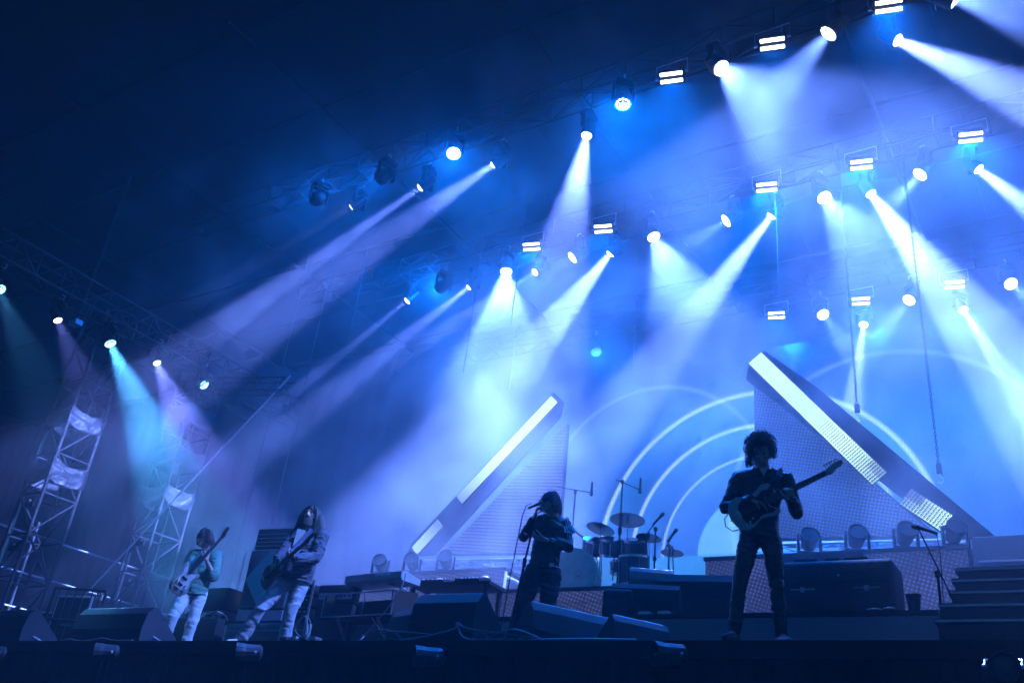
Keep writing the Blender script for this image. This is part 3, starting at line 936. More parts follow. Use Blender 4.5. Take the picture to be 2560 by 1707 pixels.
# ---------------------------------------------------------------- microphone stands
def mic(parent, pos, d, name='microphone'):
    d = Vector(d).normalized()
    q = d.to_track_quat('Z', 'Y').to_matrix().to_4x4()
    m_ = Matrix.Translation(pos) @ q
    o = MB().lathe([(.011,-.17),(.013,-.15),(.017,-.02),(.024,0),(.024,.004)], 12, m_).build(name, M['black'], parent, True)
    MB().lathe([(.024,.004),(.027,.02),(.025,.04),(.014,.053),(.002,.056)], 12, m_).build('mic_grille', M['grille'], o, True)
    return o
def boom_stand(loc, rz, h, base_pts, boom_back, boom_front, label, micdir=(0, 0, -1), zoff=0, r=.011, grp='microphone stands'):
    t = empty('microphone_stand', loc, rz, label, 'microphone stand', grp)
    MB().tube([(0,0,.05),(0,0,h)], [r*1.2, r], 8).build('pole', M['black'], t)
    MB().lathe([(.02,h*.55),(.026,h*.56),(.026,h*.60),(.02,h*.61)], 10).build('clutch', M['rubber'], t)
    for k in range(3):
        a = 2*math.pi*k/3 + .5
        MB().tube([(0,0,.16),(base_pts*math.cos(a), base_pts*math.sin(a), .012)], .008, 6).build('leg', M['black'], t)
    MB().tube([boom_back, boom_front], .007, 6).build('boom', M['black'], t)
    MB().cbox((0,0,h), (.04,.04,.05)).build('boom_clamp', M['rubber'], t)
    if micdir:
        mic(t, boom_front, micdir)
    return t
t = boom_stand((-1.25,8.6,0), 0, .78, .22, (.12,-.03,.50), (-.12,.0,1.20), 'empty boom microphone stand at the right before the stairs', (-.85,0,.35))
MB().tube([(-.10,0,1.19),(.03,0,1.12),(.04,0,.95),(.03,0,.70),(.02,-.01,.40)], .005, 5).build('mic_cable', M['cable_d'], t)
boom_stand((-5.55,11.05,1.2), 0, 1.68, .25, (-.10,0,1.72), (.30,-.05,1.52), 'tall overhead microphone stand right of the drums', (0,0,-1))
boom_stand((-6.55,11.5,1.2), 0, 1.78, .25, (-.32,0,1.88), (.30,-.05,1.72), 'overhead microphone boom just right of the singer\'s head', (0,0,-1))
boom_stand((-5.0,11.0,1.2), 0, .95, .22, (-.14,0,.88), (.09,-.03,1.12), 'short microphone stand at the right end of the drums', (.5,0,.5))

# ---------------------------------------------------------------- drum kit
M['shell'] = mat('dark drum shell', (0.03, 0.03, 0.04), .25)
M['skin'] = mat('drum skin', (0.35, 0.37, 0.40), .5)
M['skin_b'] = mat('black bass drum skin', (0.012, 0.012, 0.014), .35)
M['brass'] = mat('cymbal bronze', (0.45, 0.42, 0.36), .22, .9)
def drum(name, c, r, dpt, axis, label, headm='skin', legs=None, grp='drums of the kit'):
    """drum with shell, heads, hoops, lugs; axis = direction of the playing axis"""
    t = empty(name, (c[0], c[1], 1.2), 0, label, 'drum', grp)
    q = Matrix.Translation((0, 0, c[2]-1.2)) @ Vector(axis).to_track_quat('Z', 'Y').to_matrix().to_4x4()
    MB().lathe([(r,-dpt/2),(r,dpt/2)], 28, q, cap=False).build('shell', M['shell'], t, True)
    for s_ in (-1, 1):
        MB().lathe([(r*.97,s_*dpt/2*.99),(.001,s_*(dpt/2*.99+.002))], 28, q, cap=False).build('head', M[headm], t, True)
        MB().lathe([(r*.97,s_*dpt/2-.018),(r*1.04,s_*dpt/2-.018),(r*1.04,s_*dpt/2+.014),(r*.98,s_*dpt/2+.014)], 28, q).build('hoop', M['chrome'], t, True)
    for k in range(8):
        a = 2*math.pi*k/8
        MB().tube([(r*1.02*math.cos(a), r*1.02*math.sin(a), -dpt/2), (r*1.02*math.cos(a), r*1.02*math.sin(a), dpt/2)], .007, 5, mtx=q).build('tension_rod', M['chrome'], t)
    if legs:
        for (a, b) in legs:
            MB().tube([a, b], .009, 6).build('leg', M['chrome'], t)
    return t
CY = 10.75
t = drum('bass_drum', (-5.98,10.72,1.50), .29, .42, (.35,-1,0), 'black-headed bass drum at the front of the drum kit', 'skin_b', [((.18,-.1,.1),(.30,-.2,0)),((-.20,-.1,.1),(-.32,-.2,0))])
dd = Vector((.35,-1,0)).normalized()
qq = Matrix.Translation(Vector((0,0,.30)) + dd*.213 + Vector((.05,0,-.03))) @ dd.to_track_quat('Z','Y').to_matrix().to_4x4()
MB().lathe([(.045,0),(.04,.008),(.001,.01)], 16, qq).build('port_ring', M['chrome'], t, True)
drum('rack_tom', (-5.62,10.95,1.93), .15, .20, (.2,-.45,1), 'left rack tom mounted above the bass drum', 'skin', [((0,.1,.65),(0,.1,.3))])
drum('rack_tom', (-5.28,10.98,1.90), .16, .21, (.1,-.45,1), 'right rack tom mounted above the bass drum', 'skin', [((0,.1,.6),(-.2,.1,.3))])
drum('floor_tom', (-5.22,10.85,1.55), .20, .36, (0,-.1,1), 'floor tom standing right of the bass drum', 'skin', [((.2,0,.3),(.23,0,0)),((-.2,0,.3),(-.23,0,0)),((0,.2,.3),(0,.23,0))])
drum('snare_drum', (-5.62,11.35,1.75), .18, .14, (0,-.1,1), 'snare drum behind the toms', 'skin', [((0,0,.48),(.2,.1,0)),((0,0,.48),(-.2,.1,0)),((0,0,.48),(0,-.2,0))])
def cymbal(x, y, z, r, tilt, label):
    t = empty('cymbal', (x, y, 1.2), 0, label, 'cymbal', 'cymbals of the drum kit')
    q = Matrix.Translation((0,0,z-1.2)) @ Euler(tilt).to_matrix().to_4x4()
    MB().lathe([(r,0),(r*.6,.012),(r*.22,.022),(r*.16,.05),(.012,.06),(.012,.055),(r*.15,.045),(r*.2,.018),(r*.6,.008),(r,-.002)], 32, q).build('plate', M['brass'], t, True)
    MB().tube([(0,0,z-1.2+.10),(0,0,z-1.2+.04),(.01,.03,.5),(.01,.03,.12)], .009, 6).build('stand', M['chrome'], t)
    MB().ball((0,0,z-1.2+.075), .018, 8, 6).build('felt', M['rubber'], t)
    for k in range(3):
        a = 2*math.pi*k/3+.3
        MB().tube([(.01,.03,.28),(.24*math.cos(a),.24*math.sin(a),.01)], .008, 5).build('leg', M['chrome'], t)
cymbal(-5.42, 11.0, 2.30, .24, (-.12,-.05,0), 'wide ride cymbal above the middle of the drum kit')
cymbal(-5.05, 10.9, 2.00, .17, (-.10,.05,0), 'small cymbal at the right of the drum kit')
cymbal(-6.50, 11.0, 2.14, .22, (.55,-.5,0), 'tilted crash cymbal catching light beside the singer\'s shoulder')
cymbal(-5.95, 11.3, 1.98, .18, (.1,.1,0), 'low cymbal behind the rack toms')
cymbal(-5.85, 11.05, 2.22, .20, (-.2,.12,0), 'second crash cymbal left of the wide ride cymbal')
cymbal(-4.82, 11.15, 1.86, .15, (-.1,.0,0), 'pair-like small hi-hat cymbal at the far right of the kit')
drum('rack_tom', (-5.95,11.05,1.98), .14, .18, (.3,-.5,1), 'smallest rack tom left of the other toms', 'skin', [((0,.1,.7),(.1,.1,.3))])
boom_stand((-4.93,11.3,1.2), 0, .80, .2, (-.10,0,.70), (.10,-.05,.98), 'low microphone stand behind the far right cymbal', (.5,0,.6))
boom_stand((-6.18,11.2,1.2), 0, .95, .2, (.12,0,.90), (-.12,-.05,1.05), 'low microphone stand behind the bass drum', (-.5,0,.4))
t = empty('drum_stool', (-5.6,11.8,1.2), 0, 'round drum stool behind the kit', 'stool')
MB().lathe([(.16,.46),(.18,.48),(.18,.53),(.15,.55),(.001,.555)], 20).build('seat', M['rubber'], t, True)
MB().tube([(0,0,.1),(0,0,.47)], .015, 8).build('post', M['chrome'], t)
for k in range(3):
    a = 2*math.pi*k/3
    MB().tube([(0,0,.2),(.25*math.cos(a),.25*math.sin(a),.01)], .01, 6).build('leg', M['chrome'], t)

# ---------------------------------------------------------------- keyboards and desks left of centre
t = empty('keyboard', (-7.68, 8.62, .93), math.radians(-6), 'silver-backed synthesizer keyboard lettered YAMAHA on the upper tier', 'keyboard')
M['silver'] = mat('silver keyboard casing', (0.42, 0.43, 0.47), .4, .3)
MB().prism([(0,.02),(0,.10),(.08,.12),(.34,.07),(.34,0),(.02,0)], -.50, .50, 'x').build('casing', M['silver'], t)
tm = text_mesh('YAMAHA', .07)
tm.materials.append(M['white'])
link('lettering', tm, t, loc=(.18, -.004, .058), rot=(math.pi/2, 0, 0))
for i in range(24):
    MB().box((-.46+i*.036, .19, .09), (-.46+i*.036+.033, .335, .108)).build('white_key', M['white'], t)
t = empty('stage_piano', (-7.85, 8.62, .50), math.radians(-6), 'deep black stage piano case on the lower tier under the silver keyboard', 'keyboard')
MB().box((-.62,0,0),(.62,.45,.03)).build('bottom', M['black'], t)
MB().box((-.62,.40,.032),(.62,.45,.30)).build('back_panel', M['black'], t)
for sx in (-1, 1):
    MB().prism([(0,.032),(0,.30),(.398,.36),(.398,.032)], sx*.60-.02, sx*.60+.02, 'x').build('cheek', M['wood'], t)
MB().tube([(-.62,-.004,.02),(.62,-.004,.02)], .009, 6).build('front_trim', M['steel'], t)
MB().tube([(-.62,-.004,.30),(.62,-.004,.30)], .009, 6).build('top_trim', M['steel'], t)
for sx in (-.62, .62):
    MB().tube([(sx,-.004,.02),(sx,-.004,.30)], .009, 6).build('corner_trim', M['steel'], t)
t = empty('keyboard_stand', (-7.82, 8.72, 0), math.radians(-6), 'crossed-leg keyboard stand carrying the two keyboards', 'stand')
for sx in (-.35, .35):
    MB().tube([(sx,-.12,.02),(sx,.25,.485)], .02, 8).build('leg', M['black'], t)
    MB().tube([(sx+.05,.25,.02),(sx+.05,-.12,.485)], .02, 8).build('leg', M['steel'], t)
    MB().tube([(sx,.30,.485),(sx,.30,.92),(sx,.02,.92)], .016, 8).build('tier_arm', M['steel'], t)
MB().tube([(-.45,-.12,.025),(.45,-.12,.025)], .018, 8).build('foot_bar', M['black'], t)
t = empty('pedalboard', (-7.95, 7.80, 0), 0, 'black pedalboard with small pedals below the keyboards', 'pedalboard')
MB().prism([(0,.01),(0,.05),(.28,.11),(.28,.01)], -.32, .32, 'x').build('board', M['black'], t)
for i in range(4):
    MB().bbox((-.28+i*.15,.04,.075),(-.17+i*.15,.16,.115), .008).build('pedal', M['steel' if i % 2 else 'case'], t, True)
t = empty('rack_unit', (-8.95, 8.72, .0), .1, 'open equipment rack of knobbed units behind the bearded guitarist', 'rack')
for sx in (-.19, .19):
    for yy in (0, .3):
        MB().box((sx-.012,yy-.012,0),(sx+.012,yy+.012,1.02)).build('post', M['steel'], t)
for i, zz in enumerate((.55,.70,.85)):
    u = MB().bbox((-.175,.0,zz),(.175,.30,zz+.12), .006).build('unit', M['black'], t, True)
    for k in range(5):
        MB().lathe([(.014,0),(.012,.02),(.001,.021)], 10, Matrix.Translation((-.13+k*.065,-.001,zz+.06)) @ Matrix.Rotation(math.pi/2,4,'X')).build('knob', M['steel'], u)
    MB().box((-.17,-.004,zz+.108),(.17,-.001,zz+.114)).build('trim', M['steel'], u)
t = empty('guitar_amplifier', (-8.42, 8.82, 0), .05, 'guitar amplifier head and cabinet behind the keyboards', 'amplifier')
MB().bbox((-.30,0,0),(.30,.10,.72), .02).build('cabinet', M['wedge'], t, True)
MB().bbox((-.31,0,.725),(.31,.12,.97), .02).build('head_unit', M['wedge'], t, True)
MB().box((-.27,-.008,.78),(.27,-.002,.86)).build('control_panel', M['silver'], t)
for k in range(8):
    MB().lathe([(.012,0),(.010,.018),(.001,.019)], 8, Matrix.Translation((-.23+k*.066,-.008,.82)) @ Matrix.Rotation(math.pi/2,4,'X')).build('knob', M['black'], t)
MB().box((-.26,-.008,.06),(.26,-.001,.66)).build('grille', M['grille'], t)
t = empty('equipment_desk', (-6.98, 9.25, .567), .04, 'low black desk with lamps and mixers before the drum riser', 'desk')
MB().box((-.62,0,.46),(.60,.40,.50)).build('desk_top', M['black'], t)
for sx in (-.56, .54):
    for yy in (.04, .36):
        MB().box((sx-.025,yy-.025,0),(sx+.025,yy+.025,.46)).build('leg', M['black'], t)
MB().box((-.60,.02,.20),(.40,.38,.23)).build('shelf', M['black'], t)
for nm, x, w, zz, lab in (('mixer', -.32, .42, .502, 'left mixer on the black desk'), ('mixer', .25, .36, .502, 'right mixer on the black desk'), ('mixer', -.30, .5, .232, 'mixer on the lower shelf of the desk')):
    t2 = empty(nm, (-6.98+x, 9.28, .567+zz), .04, lab, 'mixer', 'mixers on the desk')
    MB().prism([(0,0),(0,.04),(.28,.10),(.28,0)], -w/2, w/2, 'x').build('casing', M['black'], t2)
    for k in range(6):
        MB().lathe([(.010,0),(.008,.02),(.001,.021)], 8, Matrix.Translation((-w/2+.04+k*(w-.08)/5, .1, .062))).build('knob', M['steel'], t2)
for x, z_, lab in ((-7.33, 1.067, 'small pale desk lamp at the left of the black desk'), (-6.62, 1.067, 'small pale desk lamp at the right of the black desk')):
    t2 = empty('desk_lamp', (x, 9.55, z_), 0, lab, 'lamp', 'small lamps on the desk')
    MB().lathe([(.04,0),(.04,.012),(.008,.016),(.006,.10)], 12).build('base', M['black'], t2)
    MB().ball((0,-.03,.11), (.05,.03,.018), 10, 6).build('shade', M['silver'], t2, True)
# big stack with the teal chevron behind the bearded guitarist
t = empty('amplifier_stack', (-10.55, 9.55, 0), .12, 'tall amplifier stack with a teal chevron left of the bearded guitarist', 'amplifier')
M['stack'] = mat('amp cloth', (0.05, 0.07, 0.09), .8, bump=.6, bscale=200)
M['teal'] = mat('teal chevron', (0.03, 0.30, 0.32), .5)
MB().bbox((-.42,0,0),(.42,.36,.86), .02).build('lower_cabinet', M['stack'], t, True)
MB().bbox((-.42,0,.87),(.42,.36,1.74), .02).build('upper_cabinet', M['stack'], t, True)
MB().bbox((-.40,.02,1.75),(.40,.32,2.08), .02).build('head_unit', M['wedge'], t, True)
MB().prism([(-.40,1.30),(-.05,1.72),(.22,1.72),(-.12,1.30),(.22,.88),(-.05,.88)], -.008, -.002, 'y').build('chevron', M['teal'], t)
for zz in (1.80, 1.86, 1.92, 1.98):
    MB().box((-.36,.008,zz),(.36,.018,zz+.012)).build('vent_slat', M['steel'], t)
MB().box((-.40,-.006,1.735),(.40,.0,1.748)).build('trim', M['silver'], t)
t = empty('light_tube', (-11.20, 9.85, .0), 0, 'short tilted glowing white tube behind the bearded guitarist\'s knee', 'lamp')
M['tube_white'] = emat('glowing tube', (0.75, 0.9, 1.0), 1.6)
MB().tube([(-.05,0,1.00),(.14,0,1.45)], .05, 12).build('tube', M['tube_white'], t, True)
MB().tube([(-.09,0,.0),(-.05,0,1.0)], .02, 8).build('stand', M['black'], t)
MB().lathe([(.18,0),(.18,.02),(.02,.03)], 16, Matrix.Translation((-.09,0,0))).build('base', M['black'], t)
t = empty('thin_pole', (-11.32, 9.7, 0), 0, 'thin pale pole standing left of the amplifier stack', 'pole')
MB().tube([(0,0,.02),(0,0,1.78)], .010, 6).build('shaft', M['silver'], t)
MB().lathe([(.14,0),(.14,.015),(.012,.02)], 14).build('foot', M['black'], t)
t = empty('teal_case', (-9.6, 8.85, 0), 0, 'low teal-grey flight case behind the bearded guitarist\'s feet', 'case')
M['tealcase'] = mat('teal grey case', (0.10, 0.17, 0.18), .7, var=.3, scale=20)
MB().bbox((-.75,0,0),(.75,.13,.50), .015).build('body', M['tealcase'], t, True)
MB().box((-.75,-.004,.40),(.75,-.001,.41)).build('lid_seam', M['steel'], t)
for sx in (-.4, .4):
    MB().box((sx-.04,-.012,.36),(sx+.04,-.005,.45)).build('latch', M['steel'], t)
# pile of gear behind the bassist
t = empty('cable_trunk', (-11.3, 8.95, 0), .1, 'open black trunk heaped with cables right of the bassist', 'trunk')
MB().bbox((-.55,0,0),(.55,.5,.62), .02).build('body', M['black'], t, True)
for k in range(5):
    pts = [( -.4+k*.18+.10*math.cos(a), .25+.12*math.sin(a*1.1), .66+.05*math.sin(a*2+k)+.01*k) for a in [i*.7 for i in range(14)]]
    MB().tube(pts, .012, 5).build('cable_coil', M['cable_d'], t)
MB().ball((-.12,.1,.72), (.05,.04,.05), 8, 6).build('plug', M['silver'], t)
t = empty('monitor_case', (-12.0,9.5,0), 0, 'dark stacked cases in shade between bassist and amplifier stack', 'case')
MB().bbox((-.1,0,0),(.75,.5,.85), .02).build('lower_case', M['black'], t, True)
MB().bbox((.12,.03,.855),(.70,.45,1.20), .02).build('upper_case', M['black'], t, True)

# ---------------------------------------------------------------- loose cables along the edge
def cable(pts, r, m, label, nm='stage_cable'):
    # Catmull-Rom through points
    P_ = [Vector(p) for p in pts]
    out = []
    for i in range(len(P_)-1):
        p0 = P_[max(0, i-1)]; p1 = P_[i]; p2 = P_[i+1]; p3 = P_[min(len(P_)-1, i+2)]
        for k in range(8):
            u = k/8
            out.append(.5*((2*p1) + (p2-p0)*u + (2*p0-5*p1+4*p2-p3)*u*u + (3*p1-p0-3*p2+p3)*u**3))
    out.append(P_[-1])
    o = MB().tube(out, r, 6).build(nm, m, None, True)
    return tag(o, label, 'cable', 'loose cables on the stage edge')
cable([(-6.35,7.66,.03),(-6.0,7.62,.05),(-5.62,7.63,.13),(-5.60,7.66,.20),(-5.45,7.62,.14),(-5.0,7.60,.08),(-4.45,7.60,.02)], .011, M['cable'], 'long pale cable curving in front of the centre wedges')
cable([(-5.62,7.68,.20),(-5.50,7.66,.06),(-5.2,7.60,.03),(-4.9,7.60,.12),(-4.6,7.62,.04)], .010, M['cable'], 'pale cable looping down to the right of the big wedge')
cable([(-6.9,7.62,.02),(-6.6,7.60,.12),(-6.35,7.60,.10),(-6.2,7.58,-.02),(-6.45,7.57,-.06),(-6.62,7.57,.0),(-6.4,7.58,.10),(-5.9,7.62,.08)], .009, M['cable'], 'thin grey cable loop hanging over the stage edge')
cable([(-6.7,7.62,.26),(-6.6,7.63,.16),(-6.45,7.62,.04),(-6.1,7.64,.02)], .008, M['cable_d'], 'black cable end standing up left of the big wedge')
cable([(-5.35,7.60,.02),(-5.1,7.59,.025),(-4.8,7.60,.02),(-4.2,7.58,.025),(-3.6,7.59,.02)], .012, M['cable'], 'straight pale cable lying along the edge below the turned wedge')
cable([(-8.12,7.95,.26),(-8.05,7.95,.36),(-7.92,7.95,.32),(-7.90,7.95,.18),(-8.0,7.95,.13),(-8.12,7.95,.22),(-7.98,7.93,.36),(-7.85,7.9,.12)], .007, M['cable'], 'coiled cable hanging above the pedalboard')
cable([(-7.15,8.6,1.0),(-7.05,8.45,.8),(-7.1,8.3,.5),(-7.2,8.1,.15),(-7.0,7.8,.02)], .007, M['cable_d'], 'dark cable dropping from the silver keyboard to the floor')
cable([(-12.1,7.62,.02),(-11.9,7.60,.04),(-11.6,7.62,.015),(-11.2,7.60,.05),(-10.9,7.60,.02),(-10.6,7.63,.03)], .010, M['cable'], 'crumpled cable along the edge below the widest wedge')
cable([(-14.2,7.60,.02),(-13.9,7.61,.04),(-13.6,7.6,.02)], .010, M['cable'], 'short cable on the edge at the far left')

# ---------------------------------------------------------------- left side: towers, tarps, guys, clutter
M['tower'] = mat('weathered tower steel', (0.014, 0.0145, 0.016), .7, .1)
M['tarp'] = mat('pale plastic tarp', (0.014, 0.0145, 0.016), .45, var=.4, scale=6, bump=.8, bscale=12)
M['tarp_d'] = mat('dark tarp', (0.012, 0.013, 0.014), .4, var=.4, scale=4, bump=.8, bscale=10)
def tarp(parent, c, w, h, sag, m, seed=0, nm='tarp_wrap'):
    """crumpled sheet wrapped round three sides of a tower"""
    mb = MB(); rnd = random.Random(seed)
    nu, nv = 30, 10
    grid = []
    from mathutils import noise as NZ
    for j in range(nv+1):
        row = []
        for i in range(nu+1):
            s = i/nu*3
            hw = w/2
            if s < 1: p = Vector((hw, -hw + w*(1-s) - 0, 0)); p = Vector((-hw, hw - w*s, 0))
            elif s < 2: p = Vector((-hw + w*(s-1), -hw, 0))
            else: p = Vector((hw, -hw + w*(s-2), 0))
            z = c[2] - h/2 + h*j/nv
            nz_ = NZ.noise(Vector((s*3+seed, z*7, seed)))
            q = p*(1.04 + .09*nz_)
            row.append(mb.bm.verts.new((c[0]+q.x, c[1]+q.y, z - sag*math.sin(math.pi*(s % 1)) + .03*nz_)))
        grid.append(row)
    for j in range(nv):
        for i in range(nu):
            mb.bm.faces.new([grid[j][i], grid[j][i+1], grid[j+1][i+1], grid[j+1][i]])
    o = mb.build(nm, m, parent, True)
    so = o.modifiers.new('thick', 'SOLIDIFY'); so.thickness = .008
    return o
for (x, y, lab, tz, seed) in ((-18.2, 10.2, 'nearer lattice tower at far left with pale tarps tied round it', ((3.9,.46),(5.1,.40)), 3),
                        (-18.2, 12.95, 'second lattice tower at left wrapped in pale sagging tarps', ((4.35,.40),(5.3,.42),(6.35,.5)), 9)):
    t = box_truss('lattice_tower', (x, y, 0), (x, y, 7.6), .76, .76, lab, 'side towers', rad=.035, parts=True, m='tower')
    for i, (zc, hh) in enumerate(tz):
        tarp(t, (0, 0, zc), .80, hh, .10, M['tarp'], seed+i)
    for k, zc in enumerate((2.2, 3.1)):
        MB().bbox((-.12,-.40,zc),(.14,-.32,zc+.16), .02).build('junction_box', M['black'], t, True)
        MB().ball((.10,-.42,zc+.10), .03, 8, 6).build('pilot_lamp', M['steel'], t)
for (loc, w, h, lab, sd) in (((-19.0,13.7,8.3), 1.05, 1.3, 'crumpled dark tarp bundle hanging under the side truss, nearer', 21),
                         ((-19.0,15.3,8.4), 1.05, 1.4, 'crumpled dark tarp bundle hanging under the side truss, farther', 33)):
    t = empty('tarp_bundle', loc, 0, lab, 'tarp', 'tarp bundles at left')
    tarp(t, (0,0,0), w, h, .12, M['tarp_d'], sd, 'sheet')
    MB().bbox((-w*.40,-w*.40,-h*.42),(w*.40,w*.40,h*.44), .08).build('wrapped_speaker', M['black'], t, True)
    MB().tube([(0,0,h*.42),(0,0,h*.42+.35)], .015, 6).build('sling', M['steel'], t)
t = empty('guy_wire', (-21.3, 12.3, .0), 0, 'bright diagonal guy wire with turnbuckle rising from the far left', 'wire')
MB().tube([(.95,0,.89),(7.0,0,6.55)], .024, 6).build('wire', M['frame'], t)
MB().tube([(0,0,.0),(.95,0,.89)], .02, 6).build('anchor_strap', M['frame'], t)
for k in range(5):
    a = .95+.16*k
    MB().bbox((-.05,-.03,-.03),(.05,.03,.03), .01, Matrix.Translation((a,0,.89+.146*k)) @ Matrix.Rotation(-.70,4,'Y')).build('turnbuckle', M['steel'], t, True)
t = empty('steel_pole', (-19.3, 10.0, 7.6), 0, 'tall thin pole rising into the dark from the side truss', 'pole')
MB().tube([(0,0,0),(0,0,4.3)], [.045,.035], 8).build('shaft', M['tower'], t)
MB().cbox((0,0,.05), (.3,.2,.12)).build('clamp', M['steel'], t)
# cross bracing between towers
t = empty('scaffold_brace', (-19.5, 10.5, 0), 0, 'faint scaffold rails between the two left towers', 'scaffold')
for zz in (1.4, 2.1, 2.9):
    MB().tube([(0,-3,zz),(0,5,zz)], .025, 6).build('rail', M['alu'], t)
for yy in (-2, .4, 2.8, 4.8):
    MB().tube([(0,yy,0),(0,yy,3.2)], .025, 6).build('standard', M['alu'], t)
# clutter at far left floor
t = empty('steel_barrier', (-14.75, 9.35, 0), .35, 'pale steel crowd barrier frame beside the far left tower', 'barrier')
for q in (((-.5,0,0),(-.5,0,1.22)), ((.5,0,0),(.5,0,1.22)), ((-.5,0,1.22),(.5,0,1.22)), ((-.5,0,.15),(.5,0,.15)), ((-.5,0,.7),(.5,0,.7))):
    MB().tube(q, .025, 8).build('frame_tube', M['tower'], t)
for k in range(6):
    MB().tube([(-.4+k*.16,0,.15),(-.4+k*.16,0,1.2)], .010, 6).build('bar', M['tower'], t)
for (x, y, w, h, lab) in ((-15.7, 9.9, .8, 1.25, 'upright steel-edged case at the far left behind the barrier'), (-16.6, 10.2, .9, 1.05, 'lower steel-edged case at the far left edge')):
    t = empty('road_case', (x, y, 0), .2, lab, 'case', 'steel-edged cases at far left')
    MB().bbox((-w/2,0,0),(w/2,.6,h), .015).build('body', M['black'], t, True)
    for sx in (-1, 1):
        MB().tube([(sx*w/2,-.005,.01),(sx*w/2,-.005,h)], .018, 6).build('edge', M['frame'], t)
    MB().tube([(-w/2,-.005,h),(w/2,-.005,h)], .018, 6).build('edge', M['frame'], t)
    MB().tube([(-.12,-.03,h*.6),(.12,-.03,h*.6)], .014, 6).build('handle', M['steel'], t)
# ---------------------------------------------------------------- people
from mathutils import noise as NZ
V = Vector
M['skin1'] = mat('skin', (0.42, 0.27, 0.20), .55, var=.12)
M['skin2'] = mat('fair skin', (0.50, 0.33, 0.25), .55, var=.12)
M['hair_d'] = mat('dark hair', (0.012, 0.010, 0.009), .4)
M['hair_b'] = mat('brown hair', (0.03, 0.02, 0.013), .45)
M['eye'] = mat('eye', (0.02, 0.015, 0.012), .1)
M['leather'] = mat('black leather', (0.018, 0.018, 0.021), .24, bump=.25, bscale=40)
M['denim_d'] = mat('dark denim jacket', (0.075, 0.08, 0.10), .85, bump=.4, bscale=220)
M['denim_l'] = mat('pale denim', (0.40, 0.43, 0.48), .9, var=.3, scale=6, bump=.4, bscale=200)
M['denim_k'] = mat('dark jeans', (0.035, 0.04, 0.05), .9, var=.3, bump=.4, bscale=200)
M['green'] = mat('green shirt cloth', (0.10, 0.24, 0.17), .85, var=.2)
M['track'] = mat('black track jacket', (0.012, 0.013, 0.016), .4)
M['tee'] = mat('white shirt', (0.6, 0.6, 0.6), .9)
M['cream'] = mat('cream trousers', (0.55, 0.56, 0.56), .9, var=.15)
M['shoe'] = mat('dark shoe', (0.02, 0.02, 0.02), .4)
M['shoe_l'] = mat('pale shoe', (0.4, 0.4, 0.4), .5)

def limb(mb, pts, rad, seg=12):
    pts = [V(p) for p in pts]
    mb.tube(pts, rad, seg)
    for p, r in zip(pts, rad):
        mb.ball(p, r*.995, 12, 8)
def loft(mb, rings, seg=20):
    """rings: (centre, rx, ry, yaw)"""
    rr = []
    for c, rx, ry, yaw in rings:
        c = V(c); ring = []
        for k in range(seg):
            a = 2*math.pi*k/seg
            q = V((rx*math.cos(a), ry*math.sin(a), 0)); q.rotate(Euler((0, 0, yaw)))
            ring.append(mb.bm.verts.new(c+q))
        rr.append(ring)
    for i in range(len(rr)-1):
        for k in range(seg):
            mb.bm.faces.new([rr[i][k], rr[i][(k+1) % seg], rr[i+1][(k+1) % seg], rr[i+1][k]])
    mb.bm.faces.new(rr[0][::-1]); mb.bm.faces.new(rr[-1])
def organic(mb, name, m, parent, voxel=.01, smooth=4, fold=0.0, fscale=9.0, seed=0.0, flat=None):
    bmesh.ops.recalc_face_normals(mb.bm, faces=mb.bm.faces)
    me = bpy.data.meshes.new(name); mb.bm.to_mesh(me); mb.bm.free()
    o = bpy.data.objects.new(name, me); COL.objects.link(o)
    r = o.modifiers.new('r', 'REMESH'); r.mode = 'VOXEL'; r.voxel_size = voxel
    s = o.modifiers.new('s', 'SMOOTH'); s.factor = .5; s.iterations = smooth
    dg = bpy.context.evaluated_depsgraph_get(); dg.update()
    me2 = bpy.data.meshes.new_from_object(o.evaluated_get(dg))
    bpy.data.objects.remove(o); bpy.data.meshes.remove(me)
    me2.name = name
    if fold > 0:
        nn = [v.normal.copy() for v in me2.vertices]
        for v, n_ in zip(me2.vertices, nn):
            p = v.co
            q = V((p.x*fscale*.8, p.y*fscale*.8, p.z*fscale*1.7)) + V((seed, seed*.7, 0))
            f = NZ.noise(q + NZ.noise_vector(q*.6)*.8)
            f = abs(f)*1.6 - .35 + .35*NZ.noise(q*2.3)
            v.co = p + n_*fold*f
    me2.polygons.foreach_set('use_smooth', [True]*len(me2.polygons))
    me2.materials.clear(); me2.materials.append(m)
    return link(name, me2, parent)
def hand(mb, wrist, fwd, nrm, side, curl=(.5, .7, .5), spread=.012, thumb=.5):
    """palm and five fingers; fwd = finger direction, nrm = way they curl, side = thumb side (+1/-1)"""
    w = V(wrist); f = V(fwd).normalized(); n = V(nrm); n = (n - f*n.dot(f)).normalized()
    s = f.cross(n).normalized()*side
    for k in range(4):
        off = (k-1.5)*.021
        a = w + s*(-off*.6); b = w + f*.088 + s*(-off)
        limb(mb, [a, b], [.014, .012], 8)
        ln = (.044, .049, .046, .036)[k]
        d = f.copy(); p = b
        pts = [p]; ang = 0
        for j, c in enumerate(curl):
            ang += c + .06*k
            d = f*math.cos(ang) + n*math.sin(ang)
            p = p + d*ln*(1.0, .72, .55)[j] + s*(-off*.04)
            pts.append(p)
        limb(mb, pts, [.0105, .0095, .0088, .0078], 8)
    t0 = w + f*.025 + s*.030
    t1 = t0 + f*.035 + s*.030 + n*.012
    t2 = t1 + f*.028 + n*(.025*thumb*2) + s*.004
    t3 = t2 + f*.018 + n*(.022*thumb*2) - s*.008
    limb(mb, [w + s*.01, t0, t1, t2, t3], [.016, .016, .012, .0105, .009], 8)
